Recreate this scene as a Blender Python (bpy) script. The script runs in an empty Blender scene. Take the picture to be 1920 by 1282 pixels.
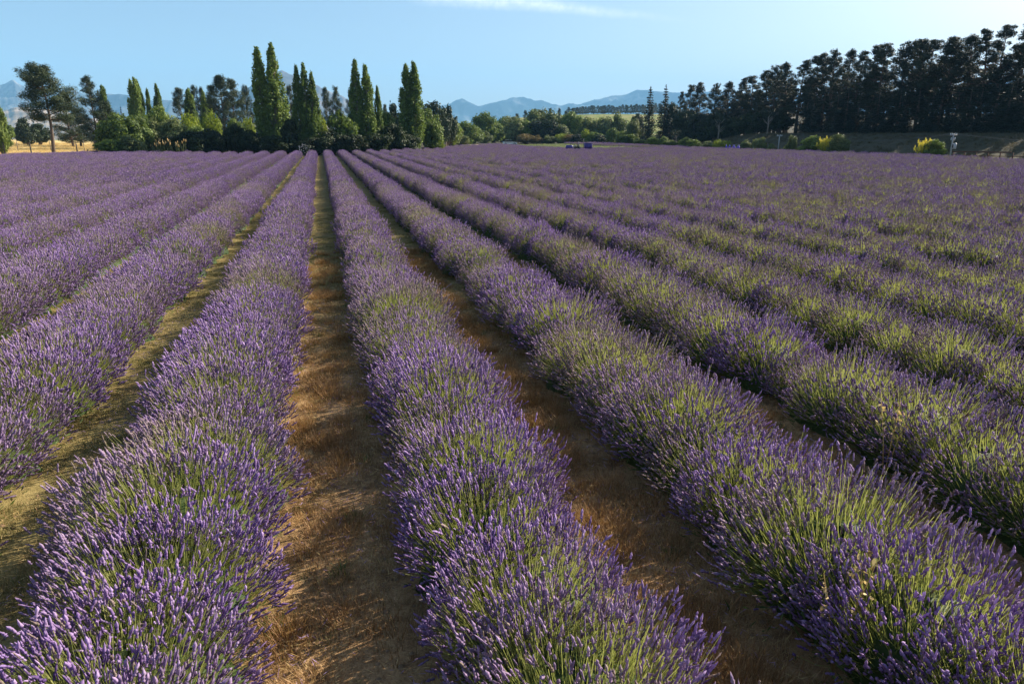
import bpy, math, random
import numpy as np
from mathutils import Vector, Matrix

R = math.radians
random.seed(7)
rng = np.random.default_rng(11)
sc = bpy.context.scene
col = sc.collection

# ------------------------------------------------------------------ camera, light, sky, exposure
CAM_H = 2.80
HZ = 262.0                            # photo row of the horizon
PITCH = math.atan((641 - HZ) / 1280.0)
YAW = math.atan((960 - 600) / (1280.0 / math.cos(PITCH)))     # heading, to the right of the rows (+Y)
cd = bpy.data.cameras.new('camera')
cam = bpy.data.objects.new('camera', cd)
col.objects.link(cam)
cam.location = (0, 0, CAM_H)
cam.rotation_euler = (math.pi / 2 - PITCH, 0, -YAW)
cd.sensor_width = 36.0
cd.lens = 24.0
cd.clip_start = 0.1
cd.clip_end = 60000
sc.camera = cam

SUN_EL, SUN_AZ = R(30.5), R(71)        # azimuth clockwise from +Y (the direction of the rows)
world = bpy.data.worlds.new('World')
sc.world = world
world.use_nodes = True
wt = world.node_tree
wt.nodes.clear()
w_out = wt.nodes.new('ShaderNodeOutputWorld')
w_bg = wt.nodes.new('ShaderNodeBackground')
w_sky = wt.nodes.new('ShaderNodeTexSky')
w_sky.sky_type = 'NISHITA'
w_sky.sun_disc = False
w_sky.sun_elevation = SUN_EL
w_sky.sun_rotation = SUN_AZ
w_sky.altitude = 350
w_sky.air_density = 1.0
w_sky.dust_density = 2.2
w_sky.ozone_density = 1.5
w_bg.inputs['Strength'].default_value = 0.056
wt.links.new(w_bg.outputs[0], w_out.inputs[0])

sd = bpy.data.lights.new('sun', 'SUN')
sun = bpy.data.objects.new('sun', sd)
col.objects.link(sun)
sd.energy = 5.0
sd.angle = R(0.53)
sd.color = (1.0, 0.90, 0.76)
to_sun = Vector((math.sin(SUN_AZ) * math.cos(SUN_EL), math.cos(SUN_AZ) * math.cos(SUN_EL), math.sin(SUN_EL)))
sun.rotation_euler = (-to_sun).to_track_quat('-Z', 'Y').to_euler()

vs = sc.view_settings
vs.view_transform = 'Standard'
vs.look = 'None'
vs.gamma = 1
vs.exposure = 1.42
vs.use_curve_mapping = False
sc.cycles.max_bounces = 5
sc.cycles.diffuse_bounces = 3
sc.cycles.transmission_bounces = 3
sc.cycles.volume_bounces = 1
sc.cycles.transparent_max_bounces = 4
sc.cycles.use_denoising = True

# thin wisp of cloud in the sky (a band along a great circle)
HEAD = np.array([math.sin(YAW), math.cos(YAW), 0.0])
FWD = np.array([math.sin(YAW) * math.cos(PITCH), math.cos(YAW) * math.cos(PITCH), -math.sin(PITCH)])
RGT = np.array([math.cos(YAW), -math.sin(YAW), 0.0])
UPV = np.cross(RGT, FWD)


def ray(px, py):
    return FWD + RGT * (px - 960) / 1280.0 - UPV * (py - 641) / 1280.0


def at(px, py, df):
    """world point seen at photo pixel (px, py) at horizontal forward distance df"""
    r = ray(px, py)
    return np.array([0, 0, CAM_H]) + r * (df / float(r @ HEAD))


def on_plane(px, py, z=0.0):
    r = ray(px, py)
    return np.array([0, 0, CAM_H]) + r * ((z - CAM_H) / r[2])


# ------------------------------------------------------------------ node helpers
def new_mat(name):
    m = bpy.data.materials.new(name)
    m.use_nodes = True
    m.node_tree.nodes.clear()
    return m, m.node_tree


class NT:
    def __init__(s, t):
        s.t = t

    def n(s, kind, **kw):
        nd = s.t.nodes.new(kind)
        for k, v in kw.items():
            setattr(nd, k, v)
        return nd

    def l(s, a, b):
        s.t.links.new(a, b)

    def val(s, sock, v):
        if hasattr(v, 'is_output') or isinstance(v, bpy.types.NodeSocket):
            s.l(v, sock)
        else:
            sock.default_value = v

    def math(s, op, a, b=0.0, c=None, clamp=False):
        nd = s.n('ShaderNodeMath', operation=op, use_clamp=clamp)
        s.val(nd.inputs[0], a)
        s.val(nd.inputs[1], b)
        if c is not None:
            s.val(nd.inputs[2], c)
        return nd.outputs[0]

    def mix(s, f, a, b):
        nd = s.n('ShaderNodeMix', data_type='RGBA')
        s.val(nd.inputs[0], f)
        for k, v in ((6, a), (7, b)):
            if isinstance(v, tuple):
                v = (v[0], v[1], v[2], 1)
            s.val(nd.inputs[k], v)
        return nd.outputs[2]

    def noise(s, scale, detail=3.0, vec=None, rough=0.55):
        nd = s.n('ShaderNodeTexNoise')
        nd.inputs['Scale'].default_value = scale
        nd.inputs['Detail'].default_value = detail
        nd.inputs['Roughness'].default_value = rough
        if vec is not None:
            s.l(vec, nd.inputs['Vector'])
        return nd.outputs['Fac']

    def mapr(s, v, a, b, c=0.0, d=1.0, smooth=True):
        nd = s.n('ShaderNodeMapRange', interpolation_type='SMOOTHSTEP' if smooth else 'LINEAR')
        s.val(nd.inputs[0], v)
        for k, q in zip((1, 2, 3, 4), (a, b, c, d)):
            nd.inputs[k].default_value = q
        return nd.outputs[0]

    def ramp(s, f, stops):
        nd = s.n('ShaderNodeValToRGB')
        el = nd.color_ramp.elements
        while len(el) < len(stops):
            el.new(0.5)
        for e, (p, c) in zip(el, stops):
            e.position = p
            e.color = (c[0], c[1], c[2], 1)
        s.l(f, nd.inputs[0])
        return nd.outputs[0]

    def pos(s):
        return s.n('ShaderNodeNewGeometry').outputs['Position']


# the wisp
W = NT(wt)
wtc = W.n('ShaderNodeTexCoord').outputs['Generated']
pA, pB = ray(855, -6), ray(1330, 42)
pA /= np.linalg.norm(pA)
pB /= np.linalg.norm(pB)
bn = np.cross(pA, pB)
bn /= np.linalg.norm(bn)
ax = np.cross(bn, pA)


def wdot(v):
    nd = W.n('ShaderNodeVectorMath', operation='DOT_PRODUCT')
    W.l(wtc, nd.inputs[0])
    nd.inputs[1].default_value = tuple(v)
    return nd.outputs['Value']


span = float(ax @ pB)
across, along, facing = wdot(bn), wdot(ax), wdot(pA)
wn = W.noise(26, 6, wtc, 0.65)
wn2 = W.noise(90, 5, wtc, 0.7)
acr = W.math('ADD', across, W.math('MULTIPLY', W.math('SUBTRACT', wn, 0.5), 0.012))
wid = W.mapr(along, -0.05, span * 0.75, 0.016, 0.006, False)
band = W.math('SUBTRACT', 1.0, W.math('DIVIDE', W.math('ABSOLUTE', acr), wid), clamp=True)
taper = W.math('MULTIPLY', W.mapr(along, -0.12, 0.03), W.mapr(along, span * 0.25, span * 1.05, 1.0, 0.0))
mask = W.math('MULTIPLY', W.math('MULTIPLY', band, taper), W.mapr(wn2, 0.25, 0.7, 0.35, 1.0))
mask = W.math('MULTIPLY', mask, W.math('GREATER_THAN', facing, 0.0))
mask = W.math('MULTIPLY', mask, 0.95)
W.l(W.mix(mask, w_sky.outputs[0], (9.0, 9.2, 9.6)), w_bg.inputs['Color'])


# ------------------------------------------------------------------ mesh helpers
def smooth(a, b, x):
    t = np.clip((np.asarray(x, float) - a) / (b - a), 0, 1)
    return t * t * (3 - 2 * t)


def vnoise(x, y, seed=0):
    """value noise, vectorised"""
    x = np.asarray(x, float)
    y = np.asarray(y, float)
    xi = np.floor(x).astype(np.int64)
    yi = np.floor(y).astype(np.int64)
    fx = x - xi
    fy = y - yi
    fx = fx * fx * (3 - 2 * fx)
    fy = fy * fy * (3 - 2 * fy)

    def h(a, b):
        v = (a * 374761393 + b * 668265263 + seed * 974711) & 0xffffffff
        v = ((v ^ (v >> 13)) * 1274126177) & 0xffffffff
        return ((v ^ (v >> 16)) & 0xffff) / 65535.0
    return (h(xi, yi) * (1 - fx) + h(xi + 1, yi) * fx) * (1 - fy) + (h(xi, yi + 1) * (1 - fx) + h(xi + 1, yi + 1) * fx) * fy


def fbm(x, y, seed=0, octv=5, ridged=False):
    s, a, t = 0.0, 0.5, 0.0
    for k in range(octv):
        v = vnoise(x * 2 ** k, y * 2 ** k, seed + k * 17)
        if ridged:
            v = 1 - np.abs(2 * v - 1)
        s = s + a * v
        t += a
        a *= 0.5
    return s / t


def mk_mesh(name, V, Q=None, T=None, mats=(), tone=None, smooth_sh=False, mat_idx=None):
    me = bpy.data.meshes.new(name)
    V = np.asarray(V, np.float32).reshape(-1, 3)
    Q = np.zeros((0, 4), np.int32) if Q is None else np.asarray(Q, np.int32).reshape(-1, 4)
    T = np.zeros((0, 3), np.int32) if T is None else np.asarray(T, np.int32).reshape(-1, 3)
    me.vertices.add(len(V))
    me.vertices.foreach_set('co', V.ravel())
    nl = Q.size + T.size
    me.loops.add(nl)
    me.loops.foreach_set('vertex_index', np.concatenate([Q.ravel(), T.ravel()]).astype(np.int32))
    me.polygons.add(len(Q) + len(T))
    st = np.concatenate([np.arange(len(Q)) * 4, Q.size + np.arange(len(T)) * 3]).astype(np.int32)
    me.polygons.foreach_set('loop_start', st)
    if mat_idx is not None:
        me.polygons.foreach_set('material_index', np.asarray(mat_idx, np.int32))
    if smooth_sh:
        me.polygons.foreach_set('use_smooth', np.ones(len(Q) + len(T), bool))
    me.update(calc_edges=True)
    for m in (mats if isinstance(mats, (list, tuple)) else [mats]):
        me.materials.append(m)
    if tone is not None:
        a = me.attributes.new('tone', 'FLOAT', 'POINT')
        a.data.foreach_set('value', np.asarray(tone, np.float32))
    return me


class MB:
    """collects verts and faces of one part"""

    def __init__(s):
        s.V, s.Q, s.T, s.t, s.n = [], [], [], [], 0

    def add(s, V, Q=None, T=None, tone=0.5):
        V = np.asarray(V, float).reshape(-1, 3)
        s.V.append(V)
        if Q is not None and len(Q):
            s.Q.append(np.asarray(Q, int).reshape(-1, 4) + s.n)
        if T is not None and len(T):
            s.T.append(np.asarray(T, int).reshape(-1, 3) + s.n)
        s.t.append(np.broadcast_to(np.asarray(tone, float), (len(V),)))
        s.n += len(V)
        return s

    def tube(s, pts, rad, sides=6, tone=0.5, cap=True):
        pts = np.asarray(pts, float)
        rad = np.broadcast_to(np.asarray(rad, float), (len(pts),))
        ring = []
        for i, p in enumerate(pts):
            d = pts[min(i + 1, len(pts) - 1)] - pts[max(i - 1, 0)]
            d = d / (np.linalg.norm(d) + 1e-9)
            u = np.cross(d, (0, 0, 1) if abs(d[2]) < 0.95 else (1, 0, 0))
            u /= np.linalg.norm(u)
            v = np.cross(d, u)
            a = np.arange(sides) * 2 * math.pi / sides
            ring.append(p + rad[i] * (np.cos(a)[:, None] * u + np.sin(a)[:, None] * v))
        V = np.concatenate(ring)
        Q = []
        for i in range(len(pts) - 1):
            for k in range(sides):
                a, b = i * sides + k, i * sides + (k + 1) % sides
                Q.append((a, b, b + sides, a + sides))
        T = []
        if cap:
            e = (len(pts) - 1) * sides
            for k in range(1, sides - 1):
                T.append((0, k + 1, k))
                T.append((e, e + k, e + k + 1))
        return s.add(V, Q, T, tone)

    def box(s, c, d, rz=0.0, taper=1.0, tone=0.5, bev=0.0):
        """box centred on c; taper scales the top; bev chamfers the vertical edges and the top"""
        x, y, z = d[0] / 2, d[1] / 2, d[2] / 2
        if bev > 0:
            b = min(bev, x * 0.9, y * 0.9)
            o = [(-x + b, -y), (x - b, -y), (x, -y + b), (x, y - b), (x - b, y), (-x + b, y), (-x, y - b), (-x, -y + b)]
            bz = min(b, z * 0.9)
            L = [(-z, 1.0, 0), (z - bz, taper, 0), (z, taper, b * 0.8)]
            V = []
            for (zz, tp, ins) in L:
                for (px, py) in o:
                    V.append((px * tp - math.copysign(ins, px), py * tp - math.copysign(ins, py), zz))
            Q = []
            for i in range(2):
                for k in range(8):
                    a, bb = i * 8 + k, i * 8 + (k + 1) % 8
                    Q.append((a, bb, bb + 8, a + 8))
            T = [(0, k + 1, k) for k in range(1, 7)] + [(16, 16 + k, 17 + k) for k in range(1, 7)]
        else:
            V = [(-x, -y, -z), (x, -y, -z), (x, y, -z), (-x, y, -z), (-x * taper, -y * taper, z), (x * taper, -y * taper, z), (x * taper, y * taper, z), (-x * taper, y * taper, z)]
            Q = [(0, 3, 2, 1), (4, 5, 6, 7), (0, 1, 5, 4), (1, 2, 6, 5), (2, 3, 7, 6), (3, 0, 4, 7)]
            T = None
        V = np.array(V, float)
        cr, sr = math.cos(rz), math.sin(rz)
        V = np.stack([V[:, 0] * cr - V[:, 1] * sr, V[:, 0] * sr + V[:, 1] * cr, V[:, 2]], 1) + np.array(c)
        return s.add(V, Q, T, tone)

    def lathe(s, prof, c=(0, 0, 0), sides=12, axis='z', tone=0.5):
        V = []
        for (r, h) in prof:
            for k in range(sides):
                a = 2 * math.pi * k / sides
                if axis == 'z':
                    V.append((c[0] + r * math.cos(a), c[1] + r * math.sin(a), c[2] + h))
                else:
                    V.append((c[0] + r * math.cos(a), c[1] + h, c[2] + r * math.sin(a)))
        Q = []
        for i in range(len(prof) - 1):
            for k in range(sides):
                a, b = i * sides + k, i * sides + (k + 1) % sides
                Q.append((a, b, b + sides, a + sides))
        return s.add(V, Q, None, tone)

    def mesh(s, name, mats, smooth_sh=False):
        V = np.concatenate(s.V)
        Q = np.concatenate(s.Q) if s.Q else None
        T = np.concatenate(s.T) if s.T else None
        return mk_mesh(name, V, Q, T, mats, np.concatenate(s.t), smooth_sh)

    def obj(s, name, mats, parent=None, smooth_sh=False, loc=None):
        return link(name, s.mesh(name, mats, smooth_sh), parent, loc)


def link(name, me, parent=None, loc=None):
    o = bpy.data.objects.new(name, me)
    col.objects.link(o)
    if parent is not None:
        o.parent = parent
    if loc is not None:
        o.location = loc
    return o


def tag(o, label=None, cat=None, group=None, kind=None):
    if label:
        o['label'] = label
    if cat:
        o['category'] = cat
    if group:
        o['group'] = group
    if kind:
        o['kind'] = kind
    return o


def thing(name, label, cat, loc=(0, 0, 0), rz=0.0, group=None):
    o = link(name, None)
    o.location = loc
    o.rotation_euler = (0, 0, rz)
    return tag(o, label, cat, group)


# ------------------------------------------------------------------ materials
def leaf_mat(name, dark, mid, light, transl=0.3, patch=0.0, var=0.5):
    """foliage: per-leaf tone, a little per-object drift; thin leaves let light through"""
    m, t = new_mat(name)
    N = NT(t)
    tone = N.n('ShaderNodeAttribute', attribute_name='tone').outputs['Fac']
    rnd = N.n('ShaderNodeObjectInfo').outputs['Random']
    f = N.math('ADD', tone, N.math('MULTIPLY', N.math('SUBTRACT', rnd, 0.5), var), clamp=True)
    c = N.ramp(f, [(0.0, dark), (0.5, mid), (1.0, light)])
    d = N.n('ShaderNodeBsdfPrincipled')
    N.l(c, d.inputs['Base Color'])
    d.inputs['Roughness'].default_value = 0.62
    d.inputs['Specular IOR Level'].default_value = 0.25
    tr = N.n('ShaderNodeBsdfTranslucent')
    N.l(N.mix(0.35, c, (light[0] * 1.2, light[1] * 1.3, light[2] * 0.7)), tr.inputs['Color'])
    mx = N.n('ShaderNodeMixShader')
    mx.inputs[0].default_value = transl
    N.l(d.outputs[0], mx.inputs[1])
    N.l(tr.outputs[0], mx.inputs[2])
    o = N.n('ShaderNodeOutputMaterial')
    N.l(mx.outputs[0], o.inputs[0])
    return m


def plain_mat(name, c, rough=0.6, metal=0.0, noise=0.0, nscale=8.0, c2=None, spec=0.4, bump=0.0):
    m, t = new_mat(name)
    N = NT(t)
    d = N.n('ShaderNodeBsdfPrincipled')
    d.inputs['Roughness'].default_value = rough
    d.inputs['Metallic'].default_value = metal
    d.inputs['Specular IOR Level'].default_value = spec
    tc = N.n('ShaderNodeTexCoord').outputs['Object']
    nz = N.noise(nscale, 5, tc)
    c2 = c2 or tuple(v * 0.6 for v in c)
    N.l(N.mix(N.mapr(nz, 0.5 - 0.25, 0.5 + 0.25, 0, max(noise, 0.12)), c, c2), d.inputs['Base Color'])
    if bump > 0:
        b = N.n('ShaderNodeBump')
        b.inputs['Strength'].default_value = bump
        b.inputs['Distance'].default_value = 0.02
        N.l(nz, b.inputs['Height'])
        N.l(b.outputs[0], d.inputs['Normal'])
    o = N.n('ShaderNodeOutputMaterial')
    N.l(d.outputs[0], o.inputs[0])
    return m


def flower_mat(name, deep, mid, pale, spent, spent_amt):
    m, t = new_mat(name)
    N = NT(t)
    tone = N.n('ShaderNodeAttribute', attribute_name='tone').outputs['Fac']
    c = N.ramp(tone, [(0.0, deep), (0.45, mid), (1.0, pale)])
    p = N.pos()
    nz = N.noise(0.55, 3, p)
    nz2 = N.noise(60.0, 2, p)
    sp = N.math('MULTIPLY', N.mapr(nz, 0.42, 0.66), spent_amt)
    sp = N.math('ADD', sp, N.mapr(nz2, 0.57, 0.72, 0.0, 0.6), clamp=True)
    c = N.mix(sp, c, spent)
    d = N.n('ShaderNodeBsdfPrincipled')
    N.l(c, d.inputs['Base Color'])
    d.inputs['Roughness'].default_value = 0.95
    d.inputs['Specular IOR Level'].default_value = 0.03
    tr = N.n('ShaderNodeBsdfTranslucent')
    N.l(c, tr.inputs['Color'])
    mx = N.n('ShaderNodeMixShader')
    mx.inputs[0].default_value = 0.40
    N.l(d.outputs[0], mx.inputs[1])
    N.l(tr.outputs[0], mx.inputs[2])
    o = N.n('ShaderNodeOutputMaterial')
    N.l(mx.outputs[0], o.inputs[0])
    return m


M_flower = flower_mat('lavender_flower', (0.102, 0.055, 0.189), (0.312, 0.195, 0.439), (0.591, 0.436, 0.711), (0.36, 0.28, 0.29), 0.45)
M_flower_old = flower_mat('lavender_flower_fading', (0.105, 0.063, 0.169), (0.309, 0.213, 0.384), (0.569, 0.428, 0.617), (0.35, 0.28, 0.24), 0.7)
M_spent = flower_mat('spent_lavender_head', (0.13, 0.09, 0.09), (0.26, 0.195, 0.19), (0.42, 0.33, 0.31), (0.30, 0.24, 0.17), 0.5)
M_stem = leaf_mat('lavender_stem', (0.122, 0.154, 0.039), (0.260, 0.287, 0.077), (0.442, 0.442, 0.166), 0.38, var=0.25)
M_lleaf = leaf_mat('lavender_leaf', (0.035, 0.065, 0.018), (0.075, 0.12, 0.032), (0.14, 0.20, 0.055), 0.3, var=0.25)
M_cut = leaf_mat('cut_lavender', (0.13, 0.16, 0.06), (0.24, 0.27, 0.11), (0.36, 0.38, 0.18), 0.25, var=0.2)
M_cutflower = leaf_mat('cut_lavender_tip', (0.15, 0.16, 0.10), (0.24, 0.24, 0.14), (0.30, 0.28, 0.22), 0.2, var=0.2)
M_dry = leaf_mat('dry_grass', (0.17, 0.095, 0.044), (0.38, 0.235, 0.11), (0.62, 0.43, 0.22), 0.3, var=0.5)
M_rust = leaf_mat('rusty_dry_tuft', (0.15, 0.072, 0.028), (0.31, 0.165, 0.07), (0.52, 0.33, 0.16), 0.3, var=0.5)
M_green = leaf_mat('short_grass', (0.080, 0.088, 0.024), (0.176, 0.160, 0.052), (0.320, 0.264, 0.104), 0.3, var=0.5)
M_straw = leaf_mat('straw_grass', (0.34, 0.22, 0.08), (0.55, 0.38, 0.15), (0.70, 0.52, 0.24), 0.3, var=0.4)

M_poplar = leaf_mat('poplar_leaf', (0.052, 0.090, 0.023), (0.114, 0.169, 0.036), (0.218, 0.283, 0.058), 0.3)
M_pine = leaf_mat('pine_needles', (0.015, 0.028, 0.013), (0.031, 0.048, 0.020), (0.065, 0.087, 0.035), 0.12)
M_shadowpine = leaf_mat('shaded_belt_pine_needles', (0.014, 0.022, 0.012), (0.026, 0.037, 0.019), (0.054, 0.065, 0.031), 0.12)  # pine needles again, darkened in colour for the backlit belt
M_spruce = leaf_mat('spruce_needles', (0.009, 0.016, 0.009), (0.018, 0.029, 0.015), (0.034, 0.048, 0.023), 0.1)
M_bush = leaf_mat('bush_leaf', (0.046, 0.077, 0.016), (0.109, 0.160, 0.028), (0.211, 0.264, 0.052), 0.3)
M_olive = leaf_mat('olive_bush_leaf', (0.054, 0.072, 0.024), (0.121, 0.151, 0.050), (0.218, 0.242, 0.091), 0.28)
M_lime = leaf_mat('lime_bush_leaf', (0.072, 0.109, 0.013), (0.176, 0.228, 0.023), (0.310, 0.352, 0.041), 0.35)
M_hedge = leaf_mat('dark_hedge_leaf', (0.009, 0.016, 0.006), (0.022, 0.035, 0.010), (0.046, 0.065, 0.016), 0.2)
M_russet = leaf_mat('russet_bush_leaf', (0.077, 0.049, 0.022), (0.166, 0.116, 0.039), (0.265, 0.210, 0.066), 0.28)
M_gold = leaf_mat('golden_leaf', (0.22, 0.30, 0.03), (0.62, 0.55, 0.06), (0.85, 0.68, 0.12), 0.35, var=0.1)
M_bark = plain_mat('bark', (0.14, 0.10, 0.07), 0.9, noise=0.7, nscale=5, c2=(0.06, 0.045, 0.035), bump=0.6)
M_barkpale = plain_mat('pale_bark', (0.30, 0.25, 0.20), 0.9, noise=0.7, nscale=5, c2=(0.15, 0.12, 0.09), bump=0.4)
M_wood = plain_mat('weathered_wood', (0.22, 0.18, 0.14), 0.9, noise=0.7, nscale=6, c2=(0.10, 0.08, 0.06), bump=0.5)
M_post = plain_mat('dark_fence_post', (0.075, 0.06, 0.05), 0.9, noise=0.6, nscale=6, c2=(0.035, 0.03, 0.025))
M_redwood = plain_mat('brown_timber', (0.12, 0.055, 0.03), 0.85, noise=0.6, nscale=5, c2=(0.10, 0.05, 0.03))
M_polegrey = plain_mat('grey_pole', (0.36, 0.355, 0.35), 0.85, noise=0.4, nscale=3, c2=(0.3, 0.29, 0.28))
M_steel = plain_mat('galvanised', (0.45, 0.46, 0.48), 0.5, 0.6, noise=0.3)
M_wire = plain_mat('wire', (0.10, 0.10, 0.11), 0.6, 0.3)
M_purple = plain_mat('violet_paint', (0.065, 0.04, 0.24), 0.4, noise=0.25, nscale=3, c2=(0.045, 0.03, 0.15), spec=0.5)
M_lilac = plain_mat('lilac_highlight', (0.48, 0.40, 0.78), 0.5, noise=0.2)
M_sack = plain_mat('violet_sack', (0.13, 0.06, 0.55), 0.6, noise=0.3, nscale=6, c2=(0.08, 0.04, 0.36))
M_black = plain_mat('black_rubber', (0.018, 0.018, 0.02), 0.8, noise=0.3, c2=(0.04, 0.035, 0.03))
M_dark = plain_mat('dark_metal', (0.04, 0.04, 0.05), 0.55, 0.3)
M_glass = plain_mat('window_glass', (0.03, 0.035, 0.04), 0.08, 0.0, spec=0.7)
M_white = plain_mat('white_paint', (0.78, 0.78, 0.77), 0.4, noise=0.15, c2=(0.62, 0.61, 0.59), spec=0.5)
M_roof = plain_mat('grey_roof', (0.33, 0.32, 0.34), 0.6, 0.2, noise=0.4, nscale=2, c2=(0.22, 0.21, 0.23))
M_wall = plain_mat('cream_wall', (0.52, 0.46, 0.38), 0.85, noise=0.3, nscale=2)
M_petal = plain_mat('white_petal', (0.75, 0.66, 0.58), 0.7, noise=0.4, c2=(0.7, 0.4, 0.3))


# ------------------------------------------------------------------ terrain
ROW0, ROWS = -1.10, 2.03            # X of the first row left of the central path, row spacing


def x_edge(y):
    """right edge of the field"""
    return float(np.interp(y, (50, 120, 160, 195), (68.0, 69.5, 75.5, 82.0)))


def y_end(x):
    """how far the rows run"""
    return float(np.interp(x, (-60, -37, -31, -10, 0, 11, 22, 28, 48, 69, 82), (93, 99, 112, 100, 108.5, 118, 131, 150, 183, 200, 195)))


def terrain(x, y):
    x = np.asarray(x, float)
    y = np.asarray(y, float)
    df = x * HEAD[0] + y * HEAD[1]
    lat = x * RGT[0] + y * RGT[1]
    px = 960 + 1339 * lat / np.maximum(df, 1.0)
    bank = smooth(76, 90, x) * 3.2 * (1 - smooth(128, 165, y))
    dd = np.clip(df, 0, 260) - 30
    knoll = 0.0072 * (np.sqrt(dd * dd + 225) + dd) / 2
    hill = smooth(420, 660, df) * (20 + 4 * smooth(900, 1150, px)) * (smooth(780, 1000, px)) * (1 - smooth(1500, 2600, df))
    ripple = 0.5 * (fbm(x / 60, y / 60, 5, 3) - 0.5) * smooth(200, 320, np.hypot(x, y))
    left = 1.0 * smooth(110, 230, df) * (1 - smooth(0, 260, px))
    return bank + hill + ripple + left + knoll


def on_ground(px, py, h=0.0):
    """where the line of sight through a photo pixel meets the ground raised by h"""
    r = ray(px, py)
    z = h
    for _ in range(60):
        p = np.array([0, 0, CAM_H]) + r * ((z - CAM_H) / r[2])
        z = 0.5 * z + 0.5 * (float(terrain(p[0], p[1])) + h)
    return p


def ground_mat():
    m, t = new_mat('field_soil_and_grass')
    N = NT(t)
    p = N.pos()
    sx = N.n('ShaderNodeSeparateXYZ')
    N.l(p, sx.inputs[0])
    X, Y = sx.outputs[0], sx.outputs[1]
    # streaked short dry turf in the gaps
    n1 = N.noise(2.2, 6, p, 0.65)
    n2 = N.noise(14, 5, p, 0.7)
    n3 = N.noise(70, 3, p, 0.7)
    f = N.math('ADD', N.math('MULTIPLY', n1, 0.4), N.math('ADD', N.math('MULTIPLY', n2, 0.35), N.math('MULTIPLY', n3, 0.25)))
    brown = N.ramp(f, [(0.32, (0.075, 0.042, 0.022)), (0.45, (0.21, 0.12, 0.058)), (0.55, (0.40, 0.245, 0.12)), (0.70, (0.58, 0.39, 0.21))])
    olive = N.ramp(f, [(0.32, (0.075, 0.062, 0.024)), (0.46, (0.17, 0.135, 0.052)), (0.57, (0.29, 0.225, 0.092)), (0.74, (0.46, 0.36, 0.17))])
    g = N.math('ADD', N.mapr(X, 0.4, -2.4), N.mapr(Y, 6.0, 17.0), clamp=True)
    field = N.mix(N.math('MULTIPLY', g, N.mapr(n1, 0.25, 0.55, 0.55, 1.0)), brown, olive)
    # beyond the field
    b1 = N.noise(0.12, 5, p, 0.6)
    b2 = N.noise(1.1, 5, p, 0.7)
    bf = N.math('ADD', N.math('MULTIPLY', b1, 0.5), N.math('MULTIPLY', b2, 0.5))
    gold = N.ramp(bf, [(0.32, (0.34, 0.23, 0.085)), (0.52, (0.58, 0.42, 0.17)), (0.7, (0.70, 0.54, 0.25))])
    bank = N.ramp(bf, [(0.32, (0.045, 0.043, 0.024)), (0.52, (0.080, 0.070, 0.042)), (0.7, (0.13, 0.10, 0.068))])  # tones darkened to put the pine belt's shade into the bank
    past = N.ramp(b1, [(0.35, (0.085, 0.13, 0.025)), (0.5, (0.15, 0.175, 0.04)), (0.68, (0.26, 0.21, 0.10))])
    df = N.math('ADD', N.math('MULTIPLY', X, float(HEAD[0])), N.math('MULTIPLY', Y, float(HEAD[1])))
    lat = N.math('ADD', N.math('MULTIPLY', X, float(RGT[0])), N.math('MULTIPLY', Y, float(RGT[1])))
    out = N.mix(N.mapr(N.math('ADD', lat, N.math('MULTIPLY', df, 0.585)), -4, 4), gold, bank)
    zone = N.math('MULTIPLY', N.mapr(df, 330, 420), N.mapr(N.math('SUBTRACT', lat, N.math('MULTIPLY', df, 0.215)), -8, 8, 1.0, 0.0))
    out = N.mix(zone, out, past)
    # where the field stops: right of X 68, or past the row ends
    ye = N.n('ShaderNodeMath', operation='ADD')
    e1 = N.mapr(X, 11, 48, 110.0, 184.0, False)
    e0 = N.mapr(X, -60, -8, 96.0, 110.0, False)
    ends = N.math('ADD', e1, N.math('SUBTRACT', e0, 110.0))
    inside = N.math('MULTIPLY', N.mapr(N.math('SUBTRACT', Y, ends), -1.5, 1.0, 1.0, 0.0), N.mapr(N.math('SUBTRACT', X, N.mapr(Y, 120, 195, 0.0, 12.5, False)), 69.0, 71.0, 1.0, 0.0))
    c = N.mix(inside, out, field)
    d = N.n('ShaderNodeBsdfPrincipled')
    N.l(c, d.inputs['Base Color'])
    d.inputs['Roughness'].default_value = 0.95
    d.inputs['Specular IOR Level'].default_value = 0.1
    b = N.n('ShaderNodeBump')
    b.inputs['Strength'].default_value = 0.8
    b.inputs['Distance'].default_value = 0.04
    N.l(f, b.inputs['Height'])
    N.l(b.outputs[0], d.inputs['Normal'])
    o = N.n('ShaderNodeOutputMaterial')
    N.l(d.outputs[0], o.inputs[0])
    return m


def axis_pts(lo, hi, fine_lo, fine_hi, step, grow=1.18):
    a = list(np.arange(fine_lo, fine_hi + step, step))
    s, v = step, a[-1]
    while v < hi:
        s *= grow
        v += s
        a.append(v)
    s, v, pre = step, a[0], []
    while v > lo:
        s *= grow
        v -= s
        pre.append(v)
    return np.array(pre[::-1] + a)


gx = np.unique(np.clip(axis_pts(-11000, 11000, -60, 130, 2.0), -10800, 10800))
gy = np.unique(np.clip(axis_pts(-9000, 11500, -10, 260, 2.5), -9500, 11800))
GX, GY = np.meshgrid(gx, gy)
GZ = terrain(GX, GY)
near = (np.abs(GX) < 70) & (GY < 110)
V = np.stack([GX.ravel(), GY.ravel(), GZ.ravel()], 1)
nx, ny = len(gx), len(gy)
ii, jj = np.meshgrid(np.arange(nx - 1), np.arange(ny - 1))
a0 = (jj * nx + ii).ravel()
Q = np.stack([a0, a0 + 1, a0 + nx + 1, a0 + nx], 1)
ground = link('ground', mk_mesh('ground', V, Q, None, ground_mat(), smooth_sh=True))
tag(ground, kind='structure')


def zt(x, y):
    return float(terrain(x, y))


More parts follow.
